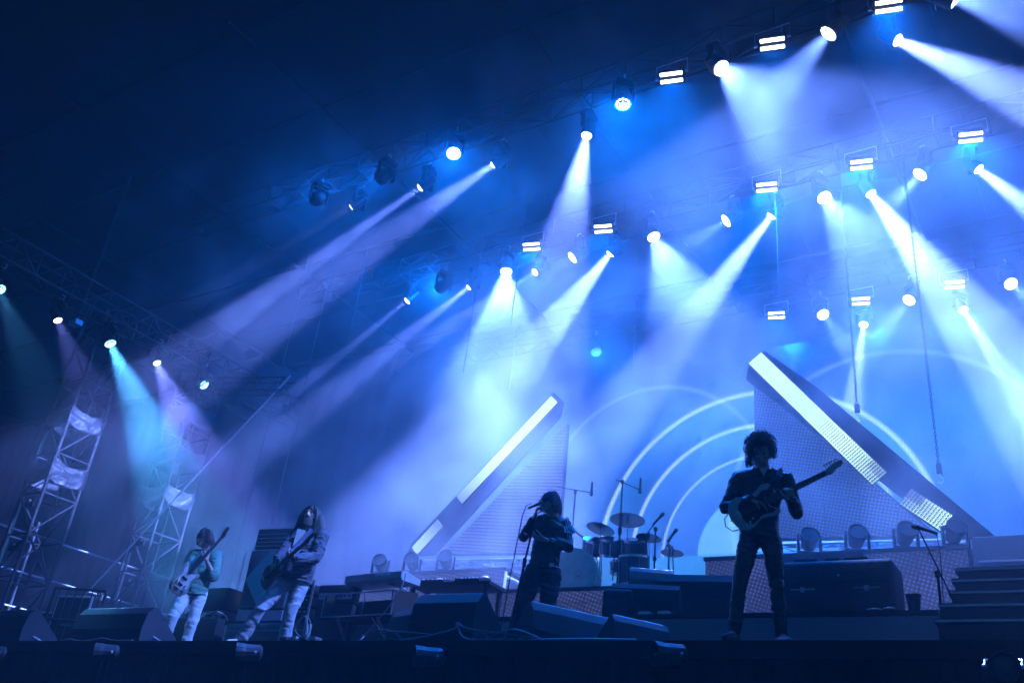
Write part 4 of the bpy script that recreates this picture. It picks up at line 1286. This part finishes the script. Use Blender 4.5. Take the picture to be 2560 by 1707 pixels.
def head(mb, mtx):
    def b(c, r): mb.ball(c, r, 16, 12, mtx)
    b((0,.012,.03), (.077,.097,.10))
    b((0,-.030,-.03), (.064,.066,.085))
    b((0,-.055,-.088), (.040,.036,.028))
    b((0,-.085,.024), (.050,.016,.012))
    mb.tube([mtx @ V((0,-.092,.012)), mtx @ V((0,-.108,-.01)), mtx @ V((0,-.116,-.030)), mtx @ V((0,-.098,-.04))], [.008,.011,.015,.010], 8)
    for s in (-1, 1):
        b((s*.079,.008,-.005), (.011,.020,.032))
        b((s*.040,-.062,-.025), (.026,.026,.022))
    b((0,-.094,-.054), (.022,.010,.006)); b((0,-.092,-.066), (.020,.010,.007))
def face_bits(parent, mtx, shades=False):
    for s in (-1, 1):
        MB().ball((s*.031,-.084,.004), (.013,.009,.009), 10, 8, mtx).build('eye', M['eye'], parent, True)
    if shades:
        g = MB()
        for s in (-1, 1):
            g.ball((s*.036,-.098,.004), (.032,.012,.024), 12, 8, mtx)
            g.tube([mtx @ V((s*.066,-.095,.010)), mtx @ V((s*.084,-.03,.012)), mtx @ V((s*.083,.02,.008))], .004, 5)
        g.tube([mtx @ V((-.012,-.108,.010)), mtx @ V((.012,-.108,.010))], .004, 5)
        g.build('sunglasses', M['eye'], parent, True)
def strands(mb, mtx, n, length, seed, drop=1.0, fringe=.5, wave=.006, rad=.008, part=False, front_cut=.35, lift=.0):
    """locks of hair rooted on the skull and falling with gravity"""
    rnd = random.Random(seed)
    C_ = V((0,.012,.03)); R_ = V((.080,.100,.104))
    for i in range(n):
        a = rnd.uniform(0, 2*math.pi); e = math.asin(rnd.uniform(-.05, 1))
        d = V((math.cos(e)*math.cos(a), math.cos(e)*math.sin(a), math.sin(e)))
        front = d.y < -.35 and d.z < .45
        if front and rnd.random() > fringe: continue
        if d.y < -.5 and d.z < .15: continue
        ln = length*rnd.uniform(.8, 1.15)
        if d.y < -.3: ln = min(ln, front_cut*rnd.uniform(.7, 1.1))
        p = V((C_.x+d.x*R_.x, C_.y+d.y*R_.y, C_.z+d.z*R_.z))
        vdir = V((d.x, d.y, max(0, d.z)*.4+lift)).normalized()
        if part and d.y < .35:
            sx = 1 if d.x >= 0 else -1
            vdir = V((sx*1.0, .35, .15)).normalized(); ln = length*rnd.uniform(.8, 1.1)
        pts = [p]; st = ln/9
        ph = rnd.uniform(0, 6)
        for k in range(9):
            vdir = (vdir*.72 + V((0, 0, -1))*drop*.42).normalized()
            p = p + vdir*st
            q = V(((p.x-C_.x)/R_.x, (p.y-C_.y)/R_.y, (p.z-C_.z)/R_.z))
            if q.length < 1.06 and p.z > -.10:
                q = q.normalized()*1.06
                p = V((C_.x+q.x*R_.x, C_.y+q.y*R_.y, C_.z+q.z*R_.z))
            if part and p.y < .0 and abs(p.x) < .080 and k > 1:
                p = V(((1 if d.x >= 0 else -1)*.082, p.y + .012, p.z))
            pts.append(p + V((wave*math.sin(k*1.3+ph), wave*math.cos(k*1.1+ph), 0)))
        mb.tube([mtx @ q for q in pts], [rad*(1-.07*k) for k in range(len(pts))], 5)
def curls(mb, mtx, n, c, r, seed, size=.016):
    rnd = random.Random(seed)
    for i in range(n):
        a = rnd.uniform(0, 2*math.pi); e = math.asin(rnd.uniform(-.55, 1))
        d = V((math.cos(e)*math.cos(a), math.cos(e)*math.sin(a), math.sin(e)))
        if d.y < -.45 and d.z < .35: continue
        k0 = rnd.uniform(.75, 1.0)+.42*rnd.random()**3
        p = V((c[0]+d.x*r[0]*k0, c[1]+d.y*r[1]*k0, c[2]+d.z*r[2]*k0))
        u = d.orthogonal().normalized(); u.rotate(Matrix.Rotation(rnd.uniform(0, 6), 3, d)); w = d.cross(u)
        sz = size*rnd.uniform(.6, 1.3)
        pts = []
        ax = (d*.5 + V((0, 0, -.8))).normalized()
        for k in range(11):
            t_ = k*.85
            pts.append(mtx @ (p + (u*math.cos(t_) + w*math.sin(t_))*sz + ax*(k*.0055)))
        mb.tube(pts, .0034, 5)
def hmat(pos, yaw=0, pitch=0, roll=0, s=1.0):
    return Matrix.Translation(pos) @ Euler((pitch, roll, yaw)).to_matrix().to_4x4() @ Matrix.Scale(s, 4)
def cap(parent, mtx, m, grow=1.0):
    mb = MB()
    mb.ball((0,.020,.040), (.084*grow,.102*grow,.104*grow), 18, 12, mtx)
    mb.ball((0,.055,-.02), (.070*grow,.060*grow,.080*grow), 14, 10, mtx)
    return mb

def torso_rings(hip, neck, yaw0, yaw1, prof):
    """prof: (t, rx, ry); centre runs from hip to neck, yaw turns from hips to shoulders"""
    hip = V(hip); neck = V(neck)
    return [(hip.lerp(neck, t), rx, ry, yaw0 + (yaw1-yaw0)*min(1, max(0, t))) for t, rx, ry in prof]

def figure(loc, rz, label, J, skin, yaw0=0.0, yaw1=0.0, hyaw=0, hpitch=0, hroll=0, hs=1.0):
    """bare body as one continuous surface inside the clothes"""
    t = empty('person', loc, rz, label, 'person', None)
    mb = MB()
    Hm = hmat(J['head'], hyaw, hpitch, hroll, hs)
    head(mb, Hm)
    limb(mb, [Hm @ V((0,.02,-.06)), V(J['neck'])], [.052, .062])
    loft(mb, torso_rings(J['hip'], J['neck'], yaw0, yaw1, ((-.05,.12,.09),(.05,.15,.105),(.3,.14,.10),(.6,.155,.105),(.85,.16,.10),(.97,.10,.08))))
    for s in 'lr':
        limb(mb, [J['neck'], J['sh'+s]], [.06, .055])
        limb(mb, [J['sh'+s], V(J['sh'+s]).lerp(V(J['el'+s]), .5), J['el'+s]], [.05, .044, .037])
        limb(mb, [J['el'+s], V(J['el'+s]).lerp(V(J['wr'+s]), .35), J['wr'+s]], [.038, .037, .026])
        hf, hn, hside, hc = J['hand'+s]
        hand(mb, J['wr'+s], hf, hn, hside, hc)
        limb(mb, [J['hp'+s], V(J['hp'+s]).lerp(V(J['kn'+s]), .5), J['kn'+s]], [.078, .068, .052])
        limb(mb, [J['kn'+s], V(J['kn'+s]).lerp(V(J['an'+s]), .35), J['an'+s]], [.050, .050, .034])
        limb(mb, [J['an'+s], V(J['an'+s]) + V(J['toe'+s])*.10 + V((0,0,-.05))], [.034, .028])
    organic(mb, 'body', skin, t, .0075, 3)
    return t, Hm
def trousers(t, J, m, r=(.100,.088,.074,.068,.060), yaw0=0, fold=.012, seed=1, top=.10, cuff=.06):
    mb = MB()
    loft(mb, torso_rings(J['hip'], J['neck'], yaw0, yaw0, ((-.13,.10,.09),(-.05,.165,.125),(.05,.172,.125),(top,.160,.115))))
    for s in 'lr':
        h_, k, a = V(J['hp'+s]), V(J['kn'+s]), V(J['an'+s])
        limb(mb, [h_, h_.lerp(k, .5), k, k.lerp(a, .5), a + (k-a).normalized()*cuff*.2], list(r), 14)
    return organic(mb, 'trousers', m, t, .010, 5, fold, 8.0, seed)
def shoes(t, J, m):
    for s in 'lr':
        a = V(J['an'+s]); d = V(J['toe'+s]).normalized()
        mb = MB()
        limb(mb, [a + V((0,0,-.01)), V((a.x, a.y, .055)) - d*.02, V((a.x, a.y, .042)) + d*.10, V((a.x, a.y, .030)) + d*.18], [.045,.050,.042,.030])
        mb.cbox((a.x+d.x*.07, a.y+d.y*.07, .012), (.07, .07, .02))
        limb(mb, [V((a.x, a.y, .018)) - d*.05, V((a.x, a.y, .016)) + d*.17], [.020, .016])
        organic(mb, 'shoe', m, t, .008, 3)
def jacket(t, J, m, prof, arm=(.078,.070,.062,.056,.050), yaw0=0, yaw1=0, fold=.012, seed=2, cuff=1.0, name='jacket', shp=.075):
    mb = MB()
    loft(mb, torso_rings(J['hip'], J['neck'], yaw0, yaw1, prof))
    for s in 'lr':
        sh, el, wr = V(J['sh'+s]), V(J['el'+s]), V(J['wr'+s])
        limb(mb, [V(J['neck']) + V((0,0,-.02)), sh], [.075, shp])
        w2 = el.lerp(wr, cuff)
        limb(mb, [sh, sh.lerp(el, .5), el, el.lerp(w2, .5), w2], list(arm), 14)
    return organic(mb, name, m, t, .010, 4, fold, 10.0, seed)

# ---- instruments
def outline_slab(mb, pts, y0, y1, b=.008):
    t_ = bmesh.new()
    vs = [t_.verts.new((a, y0, c)) for a, c in pts]
    f = t_.faces.new(vs)
    r = bmesh.ops.extrude_face_region(t_, geom=[f])
    for v in [g_ for g_ in r['geom'] if isinstance(g_, bmesh.types.BMVert)]:
        v.co.y = y1
    bmesh.ops.recalc_face_normals(t_, faces=t_.faces)
    cap_e = [e for e in t_.edges if abs(e.verts[0].co.y - e.verts[1].co.y) < 1e-6]
    bmesh.ops.bevel(t_, geom=cap_e, offset=b, segments=2, affect='EDGES', profile=.5)
    mb.merge(t_)
    return mb
STRAT = [(-.235,0),(-.222,.08),(-.175,.145),(-.10,.162),(-.03,.135),(.03,.118),(.09,.135),(.16,.168),(.225,.150),(.232,.125),(.175,.095),(.140,.055),
         (.135,-.035),(.150,-.065),(.185,-.095),(.190,-.128),(.150,-.142),(.08,-.122),(.01,-.112),(-.06,-.140),(-.14,-.165),(-.205,-.125)]
SINGLE = [(-.22,0),(-.205,.09),(-.15,.155),(-.07,.160),(0,.125),(.06,.115),(.12,.130),(.165,.115),(.180,.07),(.165,.03),(.16,-.03),(.18,-.065),
          (.205,-.105),(.175,-.130),(.12,-.115),(.05,-.108),(-.02,-.130),(-.09,-.165),(-.16,-.155),(-.21,-.08)]
def guitar(loc, rz, mtx, label, outline, body_m, neck_len=.58, bass=False, guard=None, strap=None, grp='guitars held by the band'):
    t = empty('bass_guitar' if bass else 'electric_guitar', loc, rz, label, 'bass guitar' if bass else 'guitar', grp)
    def put(mb, nm, m, p=t, sm=False):
        bmesh.ops.transform(mb.bm, matrix=mtx, verts=mb.bm.verts)
        return mb.build(nm, m, p, sm)
    b_ = put(outline_slab(MB(), outline, -.022, .022), 'guitar_body', body_m, t, True)
    L0, L1 = .11, .13+neck_len
    w0, w1 = (.030, .021)
    put(MB().prism([(L0,-w0),(L0,w0),(L1,w1),(L1,-w1)], -.038, -.014, 'y'), 'neck', M['wood'])
    hd = [(L1,.020),(L1+.03,.036),(L1+.15,.052),(L1+.185,.045),(L1+.19,.020),(L1+.165,.0),(L1+.10,-.004),(L1+.06,-.030),(L1+.02,-.034),(L1,-.020)]
    h_ = put(outline_slab(MB(), hd, -.034, -.018, .003), 'headstock', body_m if not bass else M['wood'], t, True)
    for k in range(4 if bass else 6):
        x = L1+.03+k*(.036 if bass else .024)
        put(MB().tube([(x,-.026,.044),(x,-.026,.066)], .004, 6).ball((x,-.026,.072), (.009,.005,.008), 8, 6), 'tuning_peg', M['chrome'], h_)
    if guard:
        put(outline_slab(MB(), [(a*.72+.02, c*.72-.01) for a, c in outline], -.026, -.023, .001), 'pickguard', guard)
    for x in ((-.10,-.02,.06) if not bass else (-.08,.02)):
        put(MB().bbox((x-.018,-.036,-.045),(x+.018,-.024,.045), .004), 'pickup', M['black'])
    put(MB().bbox((-.165,-.036,-.04),(-.135,-.024,.04), .004), 'bridge', M['chrome'])
    for k, (x, z) in enumerate(((-.06,-.085),(-.10,-.105),(-.14,-.115))):
        put(MB().tube([(x,-.023,z),(x,-.042,z)], .011, 10), 'knob', M['chrome'])
    for x in range(1, 13):
        xx = L1 - neck_len*.92*(1-2**(-x/7.0))
        put(MB().box((xx-.0015,-.0395,-.024),(xx+.0015,-.038,.024)), 'fret', M['steel'])
    sm = MB()
    for k in range(4 if bass else 6):
        z = (k-(1.5 if bass else 2.5))*(.012 if bass else .0075)
        sm.tube([(-.15,-.044,z*1.3),(L1+.03,-.041,z*.85)], .0012, 3)
    so = put(sm, 'strings', M['steel'])
    if strap:
        pts = [V(p) for p in strap]
        mb = MB()
        for i in range(len(pts)-1):
            a, b = pts[i], pts[i+1]
            d = (b-a).normalized()
            s_ = d.cross(V((0,-1,0)))
            s_ = s_.normalized()*.022 if s_.length > .1 else V((.022,0,0))
            n_ = d.cross(s_).normalized()*.003
            mb._new([a-s_-n_, a+s_-n_, b+s_-n_, b-s_-n_, a-s_+n_, a+s_+n_, b+s_+n_, b-s_+n_],
                    [(0,1,2,3),(4,7,6,5),(0,4,5,1),(2,6,7,3),(1,5,6,2),(0,3,7,4)])
        mb.build('strap', M['strap'], t)
    return t
M['strap'] = mat('dark blue strap', (0.045, 0.045, 0.10), .7)
M['gtr_dark'] = mat('worn grey lacquer', (0.48, 0.47, 0.46), .35, var=.25)
M['gtr_black'] = mat('black lacquer', (0.015, 0.015, 0.016), .2)
M['gtr_pale'] = mat('pale sunburst lacquer', (0.30, 0.30, 0.26), .3, var=.3)

def tilt(c, up, yaw=0.0, s=1.0, roll=0.0):
    """guitar placement: neck rises by `up`, swings by yaw about the vertical"""
    return Matrix.Translation(c) @ Matrix.Rotation(yaw, 4, 'Z') @ Matrix.Rotation(-up, 4, 'Y') @ Matrix.Rotation(roll, 4, 'X') @ Matrix.Scale(s, 4)

# ---- curly guitarist at right, black leather
B1, R1 = (-2.50, 7.80, 0), math.radians(18)
J = dict(hip=(-.05,0,.95), neck=(-.005,.0,1.53), head=(-.01,-.035,1.705),
         shl=(-.215,.0,1.475), shr=(.195,.0,1.465), ell=(-.335,-.02,1.19), elr=(.275,-.05,1.15),
         wrl=(-.12,-.215,1.205), wrr=(.235,-.215,1.205),
         handl=((.85,-.05,-.25), (.0,.3,-1), -1, (.35,.35,.25)), handr=((-.25,-.30,.85), (-.35,.9,.2), 1, (.95,1.0,.7)),
         hpl=(-.135,0,.90), hpr=(.055,0,.90), knl=(-.225,-.03,.49), knr=(.095,-.02,.49), anl=(-.265,0,.10), anr=(.115,.0,.10),
         toel=(-.45,-1,0), toer=(.3,-1,0))
t, Hm = figure(B1, R1, 'curly-haired person in black leather playing electric guitar at the right', J, M['skin1'], hpitch=.42, hyaw=-.12, hs=.96)
face_bits(t, Hm)
mb = cap(t, Hm, None, .93); organic(mb, 'hair_base', M['hair_d'], t, .010, 2, .008, 30)
mb = MB(); curls(mb, Hm, 800, (-.014,.025,.082), (.104,.108,.126), 4, .022); curls(mb, Hm, 120, (-.095,.03,-.04), (.045,.07,.09), 5, .018)
mb.build('curly_hair', M['hair_d'], t, True)
trousers(t, J, M['leather'], (.094,.082,.066,.062,.054), fold=.012, seed=3)
shoes(t, J, M['shoe'])
jacket(t, J, M['leather'], ((.02,.170,.125),(.15,.165,.120),(.35,.165,.120),(.6,.180,.125),(.82,.185,.120),(.95,.125,.095)), (.078,.068,.060,.054,.046), fold=.011, seed=5)
mb = MB()
for s in (-1, 1):
    mb._new([(s*.02,-.115,1.44),(s*.075,-.075,1.555),(s*.105,-.085,1.52),(s*.075,-.125,1.45)], [(0,1,2,3)])
    mb._new([(s*.075,-.075,1.555),(s*.085,.05,1.58),(s*.115,.06,1.545),(s*.105,-.085,1.52)], [(0,1,2,3)])
c_ = mb.build('collar', M['leather'], t); c_.modifiers.new('s', 'SOLIDIFY').thickness = .008
MB()._new
mb = MB(); mb._new([(-.035,-.112,1.535),(.035,-.112,1.535),(.0,-.132,1.455)], [(0,1,2)]); c_ = mb.build('shirt_front', M['tee'], t); c_.modifiers.new('s', 'SOLIDIFY').thickness = .004
for z in (1.40, 1.32, 1.24):
    MB().ball((-.005,-.138,z), .007, 8, 6).build('jacket_stud', M['chrome'], t)
G = tilt((-.085,-.185,1.135), math.radians(28.5), 0, .97)
gt = guitar(B1, R1, G, 'solid-body electric guitar held by the curly guitarist, neck pointing up right', STRAT, M['gtr_dark'], guard=M['black'],
       strap=[(.09,-.175,1.34),(.135,-.165,1.44),(.15,-.10,1.535),(.10,.07,1.56),(-.05,.15,1.40),(-.22,.12,1.15),(-.27,-.15,1.02)])
cable_pts = [(-.285,-.17,1.02),(-.33,-.17,1.06),(-.345,-.16,1.13),(-.31,-.15,1.17)]
MB().tube([(-.20,-.16,.955),(-.27,-.17,.93),(-.33,-.17,.97),(-.34,-.17,1.04),(-.30,-.16,1.10)], .005, 6).build('lead', M['cable_d'], gt)

# ---- singer at centre in a black track jacket
B2, R2 = (-5.20, 8.55, 0), math.radians(31)
J = dict(hip=(.0,.02,.97), neck=(.055,.02,1.535), head=(.005,-.035,1.69),
         shl=(-.115,-.03,1.475), shr=(.20,.04,1.49), ell=(-.245,-.12,1.26), elr=(.255,-.05,1.215),
         wrl=(-.135,-.235,1.475), wrr=(-.015,-.205,1.235),
         handl=((.12,.15,.9), (.9,.1,-.1), 1, (.9,.8,.6)), handr=((-1,-.15,.08), (0,.35,.8), -1, (.5,.6,.4)),
         hpl=(-.10,.02,.92), hpr=(.10,.02,.92), knl=(-.19,-.06,.50), knr=(.085,-.02,.50), anl=(-.24,.03,.10), anr=(.08,.03,.10),
         toel=(-.6,-1,0), toer=(.1,-1,0))
t, Hm = figure(B2, R2, 'singer in a black track jacket and sunglasses holding a microphone to the mouth', J, M['skin2'], yaw1=-.35, hyaw=-.95, hpitch=-.12)
face_bits(t, Hm, True)
organic(cap(t, Hm, None, 1.02), 'hair_base', M['hair_d'], t, .010, 2, .008, 30)
mb = MB(); strands(mb, Hm, 420, .145, 11, fringe=.9, front_cut=.075, rad=.0062, wave=.007); mb.build('shaggy_hair', M['hair_d'], t, True)
trousers(t, J, M['denim_k'], (.108,.100,.084,.078,.070), fold=.014, seed=8)
shoes(t, J, M['shoe'])
jacket(t, J, M['track'], ((-.02,.172,.128),(.10,.165,.125),(.30,.158,.118),(.6,.168,.118),(.82,.168,.112),(.95,.100,.085)), (.072,.064,.058,.054,.048), yaw1=-.35, fold=.014, seed=12, cuff=.72)
MB().tube([(.17*math.cos(a), .02+.128*math.sin(a), .99+.01*math.sin(a)) for a in [i*math.pi/10 for i in range(20)]]+[(.17,.02,.99)], .016, 6).build('belt', M['leather'], t)
MB().cbox((.09,-.108,.992), (.05,.012,.04)).build('buckle', M['chrome'], t)
# sleeve stripes and patch on the arm at picture right
sh, el = V(J['shr']), V(J['elr'])
ax = (el-sh).normalized()
outw = V((.30,-.95,0)); outw = (outw - ax*outw.dot(ax)).normalized(); sd = ax.cross(outw)
mb = MB()
for k in (-1, 0, 1):
    dirv = (outw + sd*k*.26).normalized()
    pts = [sh.lerp(el, f) + dirv*(r_+.010) + V((0,0,z_)) for f, r_, z_ in ((-.12,.070,.02),(.1,.080,0),(.35,.078,0),(.6,.076,0),(.85,.072,0),(1.0,.068,0))]
    mb.tube(pts, .0055, 5)
w_ = V(J['wrr'])
for k in (-1, 0, 1):
    d2 = (w_-el).normalized(); o2 = V((0,-.75,.65)); o2 = (o2-d2*o2.dot(d2)).normalized(); s2 = d2.cross(o2)
    dv = (o2 + s2*k*.28).normalized()
    mb.tube([el.lerp(w_, f) + dv*(r_+.009) for f, r_ in ((.05,.068),(.3,.064),(.55,.058))], .0055, 5)
mb.build('sleeve_stripes', M['white'], t)
pc = sh.lerp(el, .46) + outw*.106
pm = frame(pc, sd*-1 if sd.x < 0 else sd, ax*-1, outw)
patch = MB(); patch.box((-.062,-.040,-.003),(.062,.040,.003), pm); patch = patch.build('sleeve_patch', mat('pale blue patch', (.55,.62,.68), .7, var=.05), t)
tm = text_mesh('JAL', .066, .002); tm.materials.append(M['black'])
tm.transform(pm @ Matrix.Translation((0,0,.005)))
link('patch_lettering', tm, patch)
# microphone stand and microphone in hand
t2 = empty('microphone_stand', B2, R2, 'straight microphone stand the singer holds at left', 'microphone stand', 'microphone stands')
MB().tube([(-.315,-.27,.03),(-.20,-.265,.95),(-.125,-.265,1.50)], [.011,.011,.009], 8).build('pole', M['black'], t2)
MB().lathe([(.14,0),(.14,.02),(.02,.035)], 20, Matrix.Translation((-.32,-.27,0))).build('base', M['black'], t2, True)
MB().lathe([(.016,-.05),(.02,-.04),(.02,.04),(.016,.05)], 10, Matrix.Translation((-.20,-.265,.95))).build('clutch', M['rubber'], t2)
t3 = empty('hand_microphone', B2, R2, 'black microphone gripped at the singer\'s mouth', 'microphone')
mic(t3, (-.105,-.215,1.625), (.55,.45,.45), 'microphone')
MB().tube([(-.19,-.30,1.585),(-.24,-.32,1.56),(-.27,-.32,1.45),(-.30,-.31,1.15),(-.34,-.30,.70),(-.37,-.30,.30),(-.40,-.30,.02)], .006, 6).build('mic_cable', M['cable_d'], t3)

# ---- bearded guitarist
B3, R3 = (-8.62, 8.22, 0), math.radians(46)
J = dict(hip=(.035,.02,.93), neck=(.085,.03,1.515), head=(.055,-.02,1.715),
         shl=(-.085,.07,1.445), shr=(.245,-.05,1.455), ell=(-.175,-.10,1.20), elr=(.225,-.17,1.165),
         wrl=(-.235,-.20,1.035), wrr=(-.03,-.40,1.045),
         handl=((-.35,-.25,-.75), (.7,.6,-.1), 1, (.4,.5,.4)), handr=((-.75,-.35,.2), (.25,.5,.8), -1, (.8,.7,.5)),
         hpl=(-.055,.03,.88), hpr=(.125,.0,.88), knl=(-.30,-.08,.47), knr=(.06,-.05,.48), anl=(-.45,.02,.10), anr=(.055,.02,.10),
         toel=(-.8,-.7,0), toer=(-.3,-1,0))
t, Hm = figure(B3, R3, 'bearded long-haired person in a denim jacket playing guitar, leaning back', J, M['skin2'], yaw0=-.25, yaw1=-.45, hyaw=-.40, hpitch=-.08)
face_bits(t, Hm)
organic(cap(t, Hm, None, 1.02), 'hair_base', M['hair_b'], t, .010, 2, .008, 30)
mb = MB(); strands(mb, Hm, 460, .33, 21, fringe=.6, front_cut=.30, rad=.0066, wave=.012, drop=1.0, part=True); mb.build('long_hair', M['hair_b'], t, True)
mb = MB()
rnd = random.Random(5)
for i in range(190):
    a = rnd.uniform(-1.25, 1.25); z0 = rnd.uniform(-.115, -.05) - .02*abs(math.cos(a))
    p = V((.062*math.sin(a), -.030-.066*math.cos(a), z0))
    if abs(a) < .35 and z0 > -.075: continue
    e_ = p + V((.014*math.sin(a), -.018, -.055*rnd.uniform(.6, 1.1)))
    mb.tube([Hm @ p, Hm @ ((p+e_)/2 + V((0,-.008,0))), Hm @ e_], [.007,.006,.004], 4)
mb.ball((0,-.045,-.095), (.052,.046,.042), 12, 8, Hm)
mb.tube([Hm @ V((-.034,-.092,-.058)), Hm @ V((0,-.112,-.044)), Hm @ V((.034,-.092,-.058))], .008, 6)
mb.build('beard', M['hair_b'], t, True)
trousers(t, J, M['denim_l'], (.104,.092,.076,.074,.080), fold=.013, seed=15, yaw0=-.25)
shoes(t, J, M['shoe_l'])
jacket(t, J, M['denim_d'], ((-.14,.215,.165),(.05,.215,.165),(.25,.205,.155),(.5,.200,.145),(.75,.195,.130),(.95,.115,.090)), (.090,.085,.076,.070,.058), yaw0=-.25, yaw1=-.45, fold=.018, seed=19, cuff=.95)
mb = MB(); mb._new([(-.075,-.125,1.49),(.035,-.145,1.48),(.015,-.165,1.22),(-.05,-.150,1.05),(-.095,-.135,1.10)], [(0,1,2,3,4)])
c_ = mb.build('shirt_front', M['tee'], t); c_.modifiers.new('s', 'SOLIDIFY').thickness = .01
mb = MB()
mb._new([(.02,-.15,1.36),(.10,-.09,1.53),(.14,-.10,1.49),(.07,-.16,1.35)], [(0,1,2,3)]); mb._new([(-.09,-.13,1.36),(-.04,-.06,1.53),(-.09,-.06,1.49),(-.13,-.12,1.36)], [(0,1,2,3)])
c_ = mb.build('collar', M['denim_d'], t); c_.modifiers.new('s', 'SOLIDIFY').thickness = .01
G = tilt((-.255,-.200,.885), math.radians(27), math.radians(-56), .94, math.radians(-6))
guitar(B3, R3, G, 'black electric guitar slung low on the bearded guitarist', SINGLE, M['gtr_black'], guard=None,
       strap=[(-.12,-.34,1.04),(-.02,-.21,1.28),(.10,-.12,1.52),(.16,.06,1.54),(.10,.20,1.25),(-.15,.12,.95),(-.38,-.02,.80)])

# ---- bassist at left, green shirt and pale trousers
B4, R4 = (-11.00, 8.52, 0), math.radians(52)
J = dict(hip=(.125,.02,.93), neck=(.145,.03,1.47), head=(.075,-.025,1.635),
         shl=(.01,.08,1.405), shr=(.285,-.04,1.415), ell=(-.03,-.12,1.16), elr=(.315,-.13,1.13),
         wrl=(-.115,-.235,1.0), wrr=(.175,-.285,1.30),
         handl=((-.45,-.2,-.5), (.75,.35,-.2), 1, (.3,.35,.3)), handr=((-.1,-.15,.85), (-.4,.9,-.1), 1, (.9,.7,.5)),
         hpl=(.035,.02,.88), hpr=(.215,.0,.88), knl=(-.06,-.10,.50), knr=(.205,-.04,.48), anl=(-.10,.02,.10), anr=(.19,.03,.10),
         toel=(-.8,-.7,0), toer=(-.4,-1,0))
t, Hm = figure(B4, R4, 'person in a green shirt and pale trousers playing bass at the far left', J, M['skin2'], yaw0=-.3, yaw1=-.5, hyaw=-.95, hpitch=.15)
face_bits(t, Hm)
organic(cap(t, Hm, None, 1.02), 'hair_base', M['hair_b'], t, .010, 2, .006, 25)
mb = MB(); strands(mb, Hm, 330, .14, 31, fringe=1.0, front_cut=.085, rad=.010, wave=.003); mb.build('short_hair', M['hair_b'], t, True)
trousers(t, J, M['cream'], (.104,.094,.078,.072,.068), fold=.012, seed=23, yaw0=-.3)
shoes(t, J, M['shoe'])
jacket(t, J, M['green'], ((-.16,.190,.150),(.0,.190,.150),(.25,.185,.145),(.5,.185,.140),(.78,.185,.125),(.95,.105,.085)), (.095,.098,.090,.080,.074), yaw0=-.3, yaw1=-.5, fold=.016, seed=27, cuff=.12, name='shirt')
G = tilt((-.045,-.245,.985), math.radians(61), math.radians(-12), .93, 0)
guitar(B4, R4, G, 'pale bass guitar held steeply by the green-shirted bassist', STRAT, M['gtr_pale'], neck_len=.66, bass=True, guard=M['tee'],
       strap=[(.02,-.24,1.16),(.10,-.16,1.36),(.17,-.06,1.47),(.22,.08,1.45),(.15,.19,1.15),(-.02,.10,.95),(-.12,-.18,.86)])

# ---- stage hand standing in the dark at far left
B5, R5 = (-17.1, 11.3, 0), math.radians(56)
J = dict(hip=(0,.02,.93), neck=(0,.03,1.46), head=(0,-.02,1.62),
         shl=(-.18,.0,1.40), shr=(.18,.0,1.40), ell=(-.24,.02,1.12), elr=(.24,.02,1.12),
         wrl=(-.22,-.10,.90), wrr=(.22,-.10,.90),
         handl=((0,-.3,-1), (1,0,0), 1, (.3,.4,.3)), handr=((0,-.3,-1), (-1,0,0), -1, (.3,.4,.3)),
         hpl=(-.09,0,.88), hpr=(.09,0,.88), knl=(-.10,-.02,.48), knr=(.10,-.02,.48), anl=(-.11,0,.10), anr=(.11,0,.10),
         toel=(-.2,-1,0), toer=(.2,-1,0))
t, Hm = figure(B5, R5, 'stage hand with short hair standing in the dark at far left', J, M['skin2'], hyaw=-.2)
face_bits(t, Hm)
organic(cap(t, Hm, None, 1.01), 'hair_base', M['hair_b'], t, .010, 2, .004, 25)
trousers(t, J, M['denim_k'], seed=41); shoes(t, J, M['shoe'])
jacket(t, J, M['denim_d'], ((-.05,.175,.130),(.25,.170,.125),(.6,.180,.125),(.82,.180,.120),(.95,.110,.090)), seed=43, cuff=.3, name='shirt')
